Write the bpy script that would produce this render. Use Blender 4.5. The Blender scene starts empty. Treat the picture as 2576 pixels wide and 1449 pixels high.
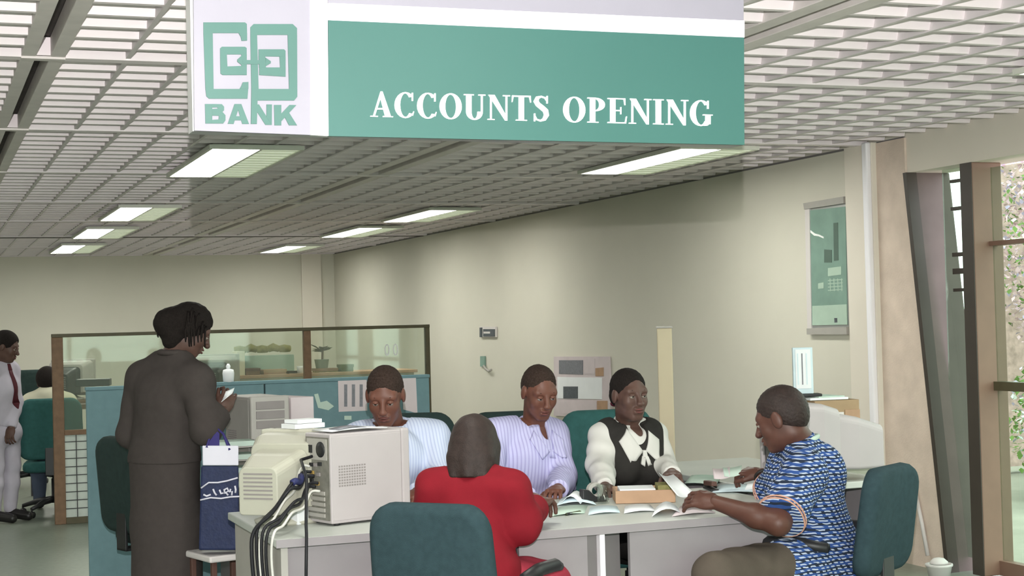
import bpy, math, random
import numpy as np
from mathutils.bvhtree import BVHTree
from mathutils import Matrix, Vector
random.seed(7); RNG = np.random.default_rng(7)

# ------------------------------------------------------------------ camera
F = 3900.0; CX, CY = 1288.0, 724.5; EYE = 1.5           # focal length in pixels of the 2576x1449 frame
PSI = math.atan(1488 / F); ROLL = 0.026
PITCH = math.atan((850 - ROLL * 1488 - CY) / F)
FW = np.array([math.sin(PSI) * math.cos(PITCH), math.cos(PSI) * math.cos(PITCH), math.sin(PITCH)])
_r0 = np.array([math.cos(PSI), -math.sin(PSI), 0.0]); _u0 = np.cross(_r0, FW)
RT = _r0 * math.cos(ROLL) - _u0 * math.sin(ROLL)
UP = _u0 * math.cos(ROLL) + _r0 * math.sin(ROLL)
CAM = np.array([0.0, 0.0, EYE])


def P(px, py, zc):
    """world point seen at a pixel of the photograph, zc metres in front of the camera"""
    return CAM + (FW + RT * (px - CX) / F - UP * (py - CY) / F) * zc


def on(px, py, axis, val):
    """world point where the sight line through a pixel meets the plane axis = val"""
    d = FW + RT * (px - CX) / F - UP * (py - CY) / F
    return CAM + d * ((val - CAM[axis]) / d[axis])


sc = bpy.context.scene
cam_data = bpy.data.cameras.new('camera'); cam = bpy.data.objects.new('camera', cam_data)
sc.collection.objects.link(cam)
cam_data.sensor_width = 36.0; cam_data.lens = 36.0 * F / 2576.0; cam_data.clip_end = 200
cam.matrix_world = Matrix(((RT[0], UP[0], -FW[0], CAM[0]), (RT[1], UP[1], -FW[1], CAM[1]),
                           (RT[2], UP[2], -FW[2], CAM[2]), (0, 0, 0, 1)))
sc.camera = cam

# ------------------------------------------------------------------ world, exposure, lights
sc.view_settings.view_transform = 'Standard'; sc.view_settings.look = 'None'
sc.view_settings.gamma = 1.0; sc.view_settings.use_curve_mapping = False
EXPOSURE = 0.0
sc.view_settings.exposure = EXPOSURE
LAMP = 23.0           # radiance of the ceiling tubes
FLASH = 280.0          # photographer's flash, W
SKY = 5.0
w = bpy.data.worlds.new('sky'); sc.world = w; w.use_nodes = True
w.node_tree.nodes['Background'].inputs[0].default_value = (0.93, 0.96, 1.0, 1)
w.node_tree.nodes['Background'].inputs[1].default_value = SKY
fl = bpy.data.lights.new('flash', 'AREA'); fl.shape = 'RECTANGLE'; fl.size = 0.012; fl.size_y = 0.010
fl.energy = FLASH; fl.color = (1.0, 0.965, 0.95)
flo = bpy.data.objects.new('flash', fl); sc.collection.objects.link(flo)
_fp = CAM + UP * 0.235 + RT * 0.0 - FW * 0.02
flo.matrix_world = Matrix(((RT[0], UP[0], -FW[0], _fp[0]), (RT[1], UP[1], -FW[1], _fp[1]),
                           (RT[2], UP[2], -FW[2], _fp[2]), (0, 0, 0, 1)))

# ------------------------------------------------------------------ materials


def lin(c):
    c = c / 255.0
    return c / 12.92 if c <= 0.04045 else ((c + 0.055) / 1.055) ** 2.4


def col(rgb):
    return tuple(lin(v) for v in rgb) + (1.0,)


def M(name, rgb, rough=0.6, spec=0.3, var=0.06, scale=9.0, bump=0.0, bscale=60.0, metal=0.0, emit=0.0, alpha=None, trans=0.0):
    m = bpy.data.materials.new(name); m.use_nodes = True
    nt = m.node_tree; b = nt.nodes['Principled BSDF']
    b.inputs['Roughness'].default_value = rough
    b.inputs['Specular IOR Level'].default_value = spec
    b.inputs['Metallic'].default_value = metal
    c = col(rgb)
    tc = nt.nodes.new('ShaderNodeTexCoord')
    if var > 0:
        n = nt.nodes.new('ShaderNodeTexNoise'); n.inputs['Scale'].default_value = scale; n.inputs['Detail'].default_value = 4
        nt.links.new(tc.outputs['Object'], n.inputs['Vector'])
        r = nt.nodes.new('ShaderNodeValToRGB')
        r.color_ramp.elements[0].position = 0.3; r.color_ramp.elements[1].position = 0.7
        r.color_ramp.elements[0].color = tuple(v * (1 - var) for v in c[:3]) + (1,)
        r.color_ramp.elements[1].color = tuple(min(1, v * (1 + var)) for v in c[:3]) + (1,)
        nt.links.new(n.outputs['Fac'], r.inputs['Fac']); nt.links.new(r.outputs['Color'], b.inputs['Base Color'])
    else:
        b.inputs['Base Color'].default_value = c
    if bump > 0:
        n2 = nt.nodes.new('ShaderNodeTexNoise'); n2.inputs['Scale'].default_value = bscale; n2.inputs['Detail'].default_value = 3
        nt.links.new(tc.outputs['Object'], n2.inputs['Vector'])
        bp = nt.nodes.new('ShaderNodeBump'); bp.inputs['Strength'].default_value = bump; bp.inputs['Distance'].default_value = 0.01
        nt.links.new(n2.outputs['Fac'], bp.inputs['Height']); nt.links.new(bp.outputs['Normal'], b.inputs['Normal'])
    if emit > 0:
        b.inputs['Emission Color'].default_value = c; b.inputs['Emission Strength'].default_value = emit
    if trans > 0:
        b.inputs['Transmission Weight'].default_value = trans; b.inputs['IOR'].default_value = 1.1
    if alpha is not None:
        b.inputs['Alpha'].default_value = alpha
    return m


def stripes(name, base, line, axis=0, period=0.02, width=0.3, rough=0.8, distort=0.0):
    """cloth with fine printed stripes"""
    m = M(name, base, rough, 0.1, 0.05)
    nt = m.node_tree; b = nt.nodes['Principled BSDF']
    src = b.inputs['Base Color'].links[0].from_socket
    tc = nt.nodes['Texture Coordinate'] if 'Texture Coordinate' in nt.nodes else nt.nodes.new('ShaderNodeTexCoord')
    wv = nt.nodes.new('ShaderNodeTexWave'); wv.bands_direction = 'XYZ'[axis]
    wv.inputs['Scale'].default_value = 0.314 / period; wv.inputs['Distortion'].default_value = distort
    nt.links.new(tc.outputs['Object'], wv.inputs['Vector'])
    gt = nt.nodes.new('ShaderNodeMath'); gt.operation = 'GREATER_THAN'; gt.inputs[1].default_value = 1 - width
    nt.links.new(wv.outputs['Fac'], gt.inputs[0])
    mx = nt.nodes.new('ShaderNodeMixRGB'); mx.inputs[2].default_value = col(line)
    nt.links.new(gt.outputs[0], mx.inputs[0]); nt.links.new(src, mx.inputs[1]); nt.links.new(mx.outputs[0], b.inputs['Base Color'])
    return m


def glass_mat(name, tint=(225, 238, 228), refl=0.06, haze=0.0):
    m = bpy.data.materials.new(name); m.use_nodes = True; nt = m.node_tree
    nt.nodes.remove(nt.nodes['Principled BSDF']); out = nt.nodes['Material Output']
    tr = nt.nodes.new('ShaderNodeBsdfTransparent'); tr.inputs[0].default_value = col(tint)
    gl = nt.nodes.new('ShaderNodeBsdfGlossy'); gl.inputs['Roughness'].default_value = 0.03
    mx = nt.nodes.new('ShaderNodeMixShader'); mx.inputs[0].default_value = refl
    nt.links.new(tr.outputs[0], mx.inputs[1]); nt.links.new(gl.outputs[0], mx.inputs[2])
    last = mx
    if haze > 0:
        df = nt.nodes.new('ShaderNodeBsdfDiffuse'); df.inputs[0].default_value = col((215, 222, 205))
        m2 = nt.nodes.new('ShaderNodeMixShader'); m2.inputs[0].default_value = haze
        nt.links.new(mx.outputs[0], m2.inputs[1]); nt.links.new(df.outputs[0], m2.inputs[2]); last = m2
    nt.links.new(last.outputs[0], out.inputs[0])
    return m


# ------------------------------------------------------------------ mesh helpers
V3 = lambda *a: np.array(a, float)


def unit(v):
    v = np.asarray(v, float); return v / (np.linalg.norm(v) + 1e-12)


class MB:
    def __init__(s): s.v = []; s.f = []

    def add(s, vs, fs):
        o = len(s.v); s.v.extend([tuple(map(float, p)) for p in vs]); s.f.extend([tuple(i + o for i in f) for f in fs]); return s

    def box(s, lo, hi, R=None, c=None):
        x0, y0, z0 = lo; x1, y1, z1 = hi
        p = np.array([(x0, y0, z0), (x1, y0, z0), (x1, y1, z0), (x0, y1, z0), (x0, y0, z1), (x1, y0, z1), (x1, y1, z1), (x0, y1, z1)])
        if R is not None: p = p @ np.asarray(R).T
        if c is not None: p = p + np.asarray(c)
        return s.add(p, [(0, 3, 2, 1), (4, 5, 6, 7), (0, 1, 5, 4), (1, 2, 6, 5), (2, 3, 7, 6), (3, 0, 4, 7)])

    def hexa(s, p8):
        return s.add(p8, [(0, 3, 2, 1), (4, 5, 6, 7), (0, 1, 5, 4), (1, 2, 6, 5), (2, 3, 7, 6), (3, 0, 4, 7)])

    def prism(s, poly, d):
        """poly: 3D points of a face; extruded by vector d"""
        n = len(poly); a = [np.asarray(p, float) for p in poly]; b = [p + np.asarray(d, float) for p in a]
        nrm = sum(np.cross(a[i] - a[0], a[(i + 1) % n] - a[0]) for i in range(1, n - 1))
        if nrm @ np.asarray(d, float) > 0: a, b = b, a            # outward winding
        return s.add(a + b, [tuple(range(n)), tuple(range(2 * n - 1, n - 1, -1))] + [(i, n + i, n + (i + 1) % n, (i + 1) % n) for i in range(n)])

    def tube(s, pts, r, n=8, cap=True):
        pts = [np.asarray(p, float) for p in pts]; rs = r if hasattr(r, '__len__') else [r] * len(pts)
        o = len(s.v); prev = None; rings = []
        for i, p in enumerate(pts):
            t = unit(pts[min(i + 1, len(pts) - 1)] - pts[max(i - 1, 0)])
            if prev is None:
                a = V3(0, 0, 1) if abs(t[2]) < 0.9 else V3(1, 0, 0); prev = unit(np.cross(t, a))
            u = unit(prev - t * (prev @ t)); v = np.cross(t, u); prev = u
            rings.append([p + (u * math.cos(2 * math.pi * k / n) + v * math.sin(2 * math.pi * k / n)) * rs[i] for k in range(n)])
        vs = [q for rg in rings for q in rg]
        fs = [(i * n + k, i * n + (k + 1) % n, (i + 1) * n + (k + 1) % n, (i + 1) * n + k) for i in range(len(pts) - 1) for k in range(n)]
        if cap: fs += [tuple(range(n - 1, -1, -1)), tuple((len(pts) - 1) * n + k for k in range(n))]
        return s.add(vs, fs)

    def lathe(s, prof, c=(0, 0, 0), n=20):
        vs = [(c[0] + r * math.cos(2 * math.pi * k / n), c[1] + r * math.sin(2 * math.pi * k / n), c[2] + z) for r, z in prof for k in range(n)]
        m = len(prof)
        fs = [(i * n + k, i * n + (k + 1) % n, (i + 1) * n + (k + 1) % n, (i + 1) * n + k) for i in range(m - 1) for k in range(n)]
        fs += [tuple(range(n - 1, -1, -1)), tuple((m - 1) * n + k for k in range(n))]
        return s.add(vs, fs)

    def ball(s, c, r, n=12, m=8, R=None):
        r = np.asarray(r, float) * np.ones(3)
        vs = []
        for i in range(m + 1):
            th = math.pi * i / m
            for k in range(n):
                ph = 2 * math.pi * k / n
                q = V3(math.sin(th) * math.cos(ph), math.sin(th) * math.sin(ph), math.cos(th)) * r
                if R is not None: q = np.asarray(R) @ q
                vs.append(np.asarray(c) + q)
        fs = [(i * n + k, (i + 1) * n + k, (i + 1) * n + (k + 1) % n, i * n + (k + 1) % n) for i in range(m) for k in range(n)]
        return s.add(vs, fs)

    def sheet(s, p00, p10, p11, p01, th=0.0008, n=6, curl=0.0, nrm=None):
        """a sheet of paper through four corners, curled along its first side"""
        p00, p10, p11, p01 = map(lambda p: np.asarray(p, float), (p00, p10, p11, p01))
        nn = unit(np.cross(p10 - p00, p01 - p00)) if nrm is None else unit(nrm)
        vs = []
        for side in (0, 1):
            for i in range(n + 1):
                u = i / n
                for j in range(2):
                    q = (p00 * (1 - u) + p10 * u) * (1 - j) + (p01 * (1 - u) + p11 * u) * j
                    vs.append(q + nn * (curl * math.sin(math.pi * u) + side * th))
        h = 2 * (n + 1); fs = []
        for i in range(n):
            a = 2 * i
            fs += [(a, a + 1, a + 3, a + 2), (h + a, h + a + 2, h + a + 3, h + a + 1), (a, a + 2, h + a + 2, h + a), (a + 1, h + a + 1, h + a + 3, a + 3)]
        fs += [(0, h, h + 1, 1), (2 * n, 2 * n + 1, h + 2 * n + 1, h + 2 * n)]
        return s.add(vs, fs)


WL = {}


def link(o, parent=None):
    sc.collection.objects.link(o)
    if parent is not None: o.parent = parent
    return o


def root(name, loc=(0, 0, 0), label=None, cat=None, group=None, rotz=0.0, kind=None):
    o = bpy.data.objects.new(name, None); o.empty_display_size = 0.1; link(o)
    o.location = tuple(float(v) for v in loc); o.rotation_euler = (0, 0, rotz); WL[o.name] = np.asarray(loc, float)
    tag(o, label, cat, group, kind); return o


def tag(o, label=None, cat=None, group=None, kind=None):
    if label: o['label'] = label
    if cat: o['category'] = cat
    if group: o['group'] = group
    if kind: o['kind'] = kind
    return o


def ob(name, mb, mat, parent=None, smooth=False, bevel=0.0, seg=2, local=False, label=None, cat=None, group=None, kind=None):
    me = bpy.data.meshes.new(name)
    vs = mb.v; fs = mb.f
    off = WL.get(parent.name) if (parent is not None and not local) else None
    if parent is None and not local:                       # origin at the middle of the foot of the thing
        a = np.array(vs); off = V3((a[:, 0].min() + a[:, 0].max()) / 2, (a[:, 1].min() + a[:, 1].max()) / 2, a[:, 2].min())
    if off is not None: vs = (np.array(vs) - off).tolist()
    me.from_pydata(vs, [], fs); me.update()
    if smooth: me.polygons.foreach_set('use_smooth', np.ones(len(me.polygons), bool))
    o = bpy.data.objects.new(name, me); me.materials.append(mat); link(o, parent)
    if parent is None and off is not None: o.location = tuple(off); WL[o.name] = off
    elif parent is None: WL[o.name] = V3(0, 0, 0)
    else: WL[o.name] = WL.get(parent.name, V3(0, 0, 0))
    if bevel > 0:
        md = o.modifiers.new('bevel', 'BEVEL'); md.width = bevel; md.segments = seg; md.limit_method = 'ANGLE'; md.angle_limit = 0.6
    return tag(o, label, cat, group, kind)


def np_obj(name, v, f, mat, parent=None):
    """mesh object from numpy arrays of vertices and quads, smooth shaded"""
    me = bpy.data.meshes.new(name)
    off = WL.get(parent.name, V3(0, 0, 0)) if parent is not None else V3(0, 0, 0)
    me.vertices.add(len(v)); me.vertices.foreach_set('co', (v - off).astype(np.float32).ravel())
    me.loops.add(len(f) * 4); me.loops.foreach_set('vertex_index', f.astype(np.int32).ravel())
    me.polygons.add(len(f)); me.polygons.foreach_set('loop_start', np.arange(len(f), dtype=np.int32) * 4)
    me.update(calc_edges=True); me.validate()
    me.polygons.foreach_set('use_smooth', np.ones(len(me.polygons), bool))
    o = bpy.data.objects.new(name, me); me.materials.append(mat); link(o, parent); WL[o.name] = off
    return o


def dup(r, loc, rotz=None, label=None, group=None, scale=None):
    c = r.copy(); link(c); c.location = tuple(float(v) for v in loc)
    if rotz is not None: c.rotation_euler = (0, 0, rotz)
    if scale is not None: c.scale = scale
    if label: c['label'] = label
    if group: c['group'] = group
    for ch in list(r.children):
        d = ch.copy(); link(d, c)
        for g in ch.children:
            e = g.copy(); link(e, d)
    return c


# ------------------------------------------------------------------ implicit surfaces for bodies and cloth


class RC:                                    # rounded cone, may be flattened along a direction
    def __init__(s, a, b, ra, rb, flat=None, k=None, op='u'):
        s.a = np.asarray(a, float); s.b = np.asarray(b, float); s.ra = ra; s.rb = rb; s.flat = flat; s.k = k; s.op = op

    def bb(s):
        m = max(s.ra, s.rb)
        return np.minimum(s.a, s.b) - m, np.maximum(s.a, s.b) + m

    def ev(s, X, Y, Z):
        px, py, pz = X - s.a[0], Y - s.a[1], Z - s.a[2]; ba = s.b - s.a; sc_ = 1.0
        if s.flat is not None:
            d, r = s.flat; d = unit(d); q = px * d[0] + py * d[1] + pz * d[2]; g = 1.0 / r - 1.0
            px, py, pz = px + q * g * d[0], py + q * g * d[1], pz + q * g * d[2]
            ba = ba + d * (ba @ d) * g; sc_ = 0.5 + 0.5 * r
        L = ba @ ba + 1e-9
        t = np.clip((px * ba[0] + py * ba[1] + pz * ba[2]) / L, 0, 1)
        return (np.sqrt((px - t * ba[0]) ** 2 + (py - t * ba[1]) ** 2 + (pz - t * ba[2]) ** 2) - (s.ra + t * (s.rb - s.ra))) * sc_


class EL:                                    # ellipsoid; R columns are its axes
    def __init__(s, c, r, R=None, k=None, op='u'):
        s.c = np.asarray(c, float); s.r = np.asarray(r, float) * np.ones(3); s.R = np.eye(3) if R is None else np.asarray(R, float); s.k = k; s.op = op

    def bb(s):
        h = np.sqrt(((s.R * s.r) ** 2).sum(1)); return s.c - h, s.c + h

    def ev(s, X, Y, Z):
        px, py, pz = X - s.c[0], Y - s.c[1], Z - s.c[2]
        q = [px * s.R[0, i] + py * s.R[1, i] + pz * s.R[2, i] for i in range(3)]
        k0 = np.sqrt(sum((q[i] / s.r[i]) ** 2 for i in range(3))); k1 = np.sqrt(sum((q[i] / s.r[i] ** 2) ** 2 for i in range(3))) + 1e-9
        return k0 * (k0 - 1.0) / k1


class HS:                                    # half space: removes everything on the side the normal points to
    def __init__(s, p, n, near=None): s.p = np.asarray(p, float); s.n = unit(n); s.near = near; s.op = 'h'


def inflate(pr, d):
    out = []
    for p in pr:
        if p.op != 'u': out.append(p)
        elif isinstance(p, RC): out.append(RC(p.a, p.b, p.ra + d, p.rb + d, p.flat, p.k, p.op))
        elif isinstance(p, EL): out.append(EL(p.c, p.r + d, p.R, p.k, p.op))
        else: out.append(p)
    return out


def mesh_sdf(prims, vox=0.006, k=0.02, fold=0.0, ffreq=60.0, cuts=()):
    adds = [p for p in prims if p.op == 'u']
    lo = np.min([p.bb()[0] for p in adds], 0) - 4 * vox - fold; hi = np.max([p.bb()[1] for p in adds], 0) + 4 * vox + fold
    n = np.ceil((hi - lo) / vox).astype(int) + 1
    ax = [(lo[i] + vox * np.arange(n[i])).astype(np.float32) for i in range(3)]
    G = np.full(n, 0.3, np.float32)
    for p in prims:
        if p.op == 'h': continue
        kk = k if p.k is None else p.k
        a, b = p.bb(); m = kk + 4 * vox
        i0 = np.clip(((a - m - lo) / vox).astype(int), 0, n - 1); i1 = np.clip(np.ceil((b + m - lo) / vox).astype(int) + 1, 1, n)
        sl = tuple(slice(i0[i], i1[i]) for i in range(3))
        d = p.ev(ax[0][sl[0]][:, None, None], ax[1][sl[1]][None, :, None], ax[2][sl[2]][None, None, :]).astype(np.float32)
        g = G[sl]
        if p.op == 'u':
            h = np.maximum(kk - np.abs(g - d), 0) / kk; G[sl] = np.minimum(g, d) - h * h * kk * 0.25
        else:
            d = -d; h = np.maximum(kk - np.abs(g - d), 0) / kk; G[sl] = np.maximum(g, d) + h * h * kk * 0.25
    X, Y, Z = ax[0][:, None, None], ax[1][None, :, None], ax[2][None, None, :]
    if fold > 0:
        ph = np.sin(X * ffreq + 1.7 * np.sin(Z * ffreq * 0.35) + 0.8) * np.sin(Y * ffreq * 0.8 + 1.3 * np.sin(Z * ffreq * 0.5)) + 0.7 * np.sin(Z * ffreq * 0.9 + 2.2 * np.sin(X * ffreq * 0.33 + Y * 21.0))
        G = G + (fold * 0.6 * ph).astype(np.float32)
    for p in list(prims) + list(cuts):
        if p.op == 'h':
            d = ((X - p.p[0]) * p.n[0] + (Y - p.p[1]) * p.n[1] + (Z - p.p[2]) * p.n[2]).astype(np.float32)
            if p.near is not None:
                far = np.sqrt((X - p.p[0]) ** 2 + (Y - p.p[1]) ** 2 + (Z - p.p[2]) ** 2) > p.near
                d = np.where(far, -1.0, d).astype(np.float32)
            G = np.maximum(G, d)
    return nets(G, lo, vox)


def nets(G, lo, vox):
    """naive surface nets"""
    ins = G < 0
    c = np.zeros(np.array(G.shape) - 1, np.int8)
    for dx in (0, 1):
        for dy in (0, 1):
            for dz in (0, 1):
                c += ins[dx:G.shape[0] - 1 + dx, dy:G.shape[1] - 1 + dy, dz:G.shape[2] - 1 + dz]
    idx = np.argwhere((c > 0) & (c < 8))
    vid = np.full(c.shape, -1, np.int64); vid[idx[:, 0], idx[:, 1], idx[:, 2]] = np.arange(len(idx))
    acc = np.zeros((len(idx), 3)); cnt = np.zeros(len(idx))
    cor = np.array([(x, y, z) for x in (0, 1) for y in (0, 1) for z in (0, 1)])
    val = np.stack([G[idx[:, 0] + q[0], idx[:, 1] + q[1], idx[:, 2] + q[2]] for q in cor], 1)
    for i in range(8):
        for j in range(i + 1, 8):
            if np.abs(cor[i] - cor[j]).sum() != 1: continue
            a, b = val[:, i], val[:, j]; m = (a < 0) != (b < 0)
            t = np.where(m, a / np.where(m, a - b, 1), 0)
            acc += np.where(m[:, None], cor[i] + t[:, None] * (cor[j] - cor[i]), 0); cnt += m
    v = lo + (idx + acc / np.maximum(cnt, 1)[:, None]) * vox
    quads = []
    for a in range(3):
        s0 = [slice(1, G.shape[i] - 1) for i in range(3)]; s0[a] = slice(0, G.shape[a] - 1)
        s1 = list(s0); s1[a] = slice(1, G.shape[a])
        A, B = ins[tuple(s0)], ins[tuple(s1)]
        e = np.argwhere(A != B)
        if not len(e): continue
        st = np.ones(3, int); st[a] = 0; e = e + st
        fl_ = A[tuple((e - st).T)]
        u, w_ = [(1, 2), (2, 0), (0, 1)][a]; eu = np.zeros(3, int); eu[u] = 1; ew = np.zeros(3, int); ew[w_] = 1
        q = np.stack([vid[tuple((e - eu - ew).T)], vid[tuple((e - ew).T)], vid[tuple(e.T)], vid[tuple((e - eu).T)]], 1)
        q[~fl_] = q[~fl_][:, ::-1]; quads.append(q)
    q = np.concatenate(quads); q = q[(q >= 0).all(1)]
    return v, q


def join(parts):
    vs, fs, o = [], [], 0
    for v, f in parts: vs.append(v); fs.append(f + o); o += len(v)
    return np.concatenate(vs), np.concatenate(fs)

# ------------------------------------------------------------------ figures


def frame_from(f, up=(0, 0, 1)):
    f = unit(f); r = unit(np.cross(f, up)); u = np.cross(r, f)
    return np.stack([r, f, u], 1)


def facing(p, yaw, pitch=0.0, roll=0.0):
    """head axes for a head at p: yaw 0 looks at the lens, + turns to the picture's right; pitch < 0 looks down"""
    c = unit(V3(-p[0], -p[1], 0)); rr = V3(-c[1], c[0], 0)          # towards the lens, picture right
    y, t = math.radians(yaw), math.radians(pitch)
    h = c * math.cos(y) + rr * math.sin(y)
    f = h * math.cos(t) + V3(0, 0, 1) * math.sin(t)
    Rm = frame_from(f, V3(0, 0, 1) if abs(f[2]) < .95 else h)
    if roll:
        a = math.radians(roll); r, ff, u = Rm.T
        Rm = np.stack([r * math.cos(a) + u * math.sin(a), ff, u * math.cos(a) - r * math.sin(a)], 1)
    return Rm


def head_prims(c, R, s=1.0, neck=None, wide=1.0):
    T = lambda x, y, z: c + R @ (V3(x * wide, y, z) * s)
    e = lambda p, r, op='u', k=None: EL(T(*p), V3(*r) * s * V3(wide, 1, 1), R, None if k is None else k * s, op)
    rc = lambda a, b, ra, rb, op='u', k=None: RC(T(*a), T(*b), ra * s, rb * s, None, None if k is None else k * s, op)
    pr = [e((0, -.014, .034), (.074, .093, .083)), e((0, .024, -.028), (.060, .064, .085), k=.03), e((0, .034, -.074), (.046, .050, .040), k=.03),
          rc((-.014, .068, -.100), (.014, .068, -.100), .015, .015, k=.02),
          rc((-.040, .066, .022), (.040, .066, .022), .017, .017, k=.02),
          e((.040, .058, -.026), (.022, .022, .026), k=.02), e((-.040, .058, -.026), (.022, .022, .026), k=.02),
          e((.031, .094, .004), (.017, .014, .012), 's', .012), e((-.031, .094, .004), (.017, .014, .012), 's', .012),
          rc((0, .086, .010), (0, .106, -.030), .0085, .0125, k=.012), e((0, .105, -.032), (.020, .013, .011), k=.008),
          rc((-.018, .089, -.057), (.018, .089, -.057), .0085, .0085, k=.008), rc((-.015, .087, -.072), (.015, .087, -.072), .0095, .0095, k=.008),
          rc((-.026, .094, -.0645), (.026, .094, -.0645), .0026, .0026, 's', .004),
          e((.076, -.008, -.006), (.010, .021, .033), k=.008), e((-.076, -.008, -.006), (.010, .021, .033), k=.008)]
    n = T(0, -.028, -.065)
    if neck is not None: pr.append(RC(n, neck, .053 * s, .060 * s, None, .03))
    return pr, T


def hand(wr, d, back, side, curl=(35, 35, 25), spread=1.0, thumb=35, s=1.0):
    """palm, four unequal jointed fingers and a thumb that leaves the side of the palm. side = +1: thumb on +x"""
    y = unit(d); z = unit(np.asarray(back, float) - y * (np.asarray(back, float) @ y)); x = np.cross(y, z)
    T = lambda a, b, c_: np.asarray(wr, float) + (x * a * side + y * b + z * c_) * s
    pr = [EL(T(0, .046, 0), V3(.040, .052, .0155) * s, np.stack([x, y, z], 1), .008), RC(T(0, -.03, 0), T(0, .03, 0), .026 * s, .028 * s, (z, .75), .02)]
    for bx, ln, fan in ((.030, .070, 5), (.0105, .079, 1), (-.010, .074, -3), (-.029, .058, -8)):
        p = T(bx, .082, 0); pr.append(RC(T(bx * .7, .05, 0), p, .010 * s, .0098 * s, None, .006))
        a = math.radians(fan * spread); dirv = V3(math.sin(a), math.cos(a), 0); ang = 0.0; r = .0092
        for i, fr in enumerate((.45, .31, .24)):
            ang += math.radians(curl[i]); st = V3(dirv[0], dirv[1] * math.cos(ang), -math.sin(ang)) * ln * fr
            q = p + (x * st[0] * side + y * st[1] + z * st[2]) * s
            pr.append(RC(p, q, r * s, (r - .0007) * s, None, .0025)); p = q; r -= .0007
    t0 = T(.026, .022, -.004); a = math.radians(thumb)
    t1 = t0 + (x * math.sin(a) * side + y * math.cos(a) - z * .25) * .042 * s
    t2 = t1 + (x * math.sin(a * .45) * side + y * math.cos(a * .45) - z * .3) * .034 * s
    pr += [RC(t0, t1, .0145 * s, .0108 * s, None, .008), RC(t1, t2, .0105 * s, .0088 * s, None, .003)]
    return mesh_sdf(pr, .0028 * s, .004)


def lerp(a, b, t): return np.asarray(a, float) * (1 - t) + np.asarray(b, float) * t


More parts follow.
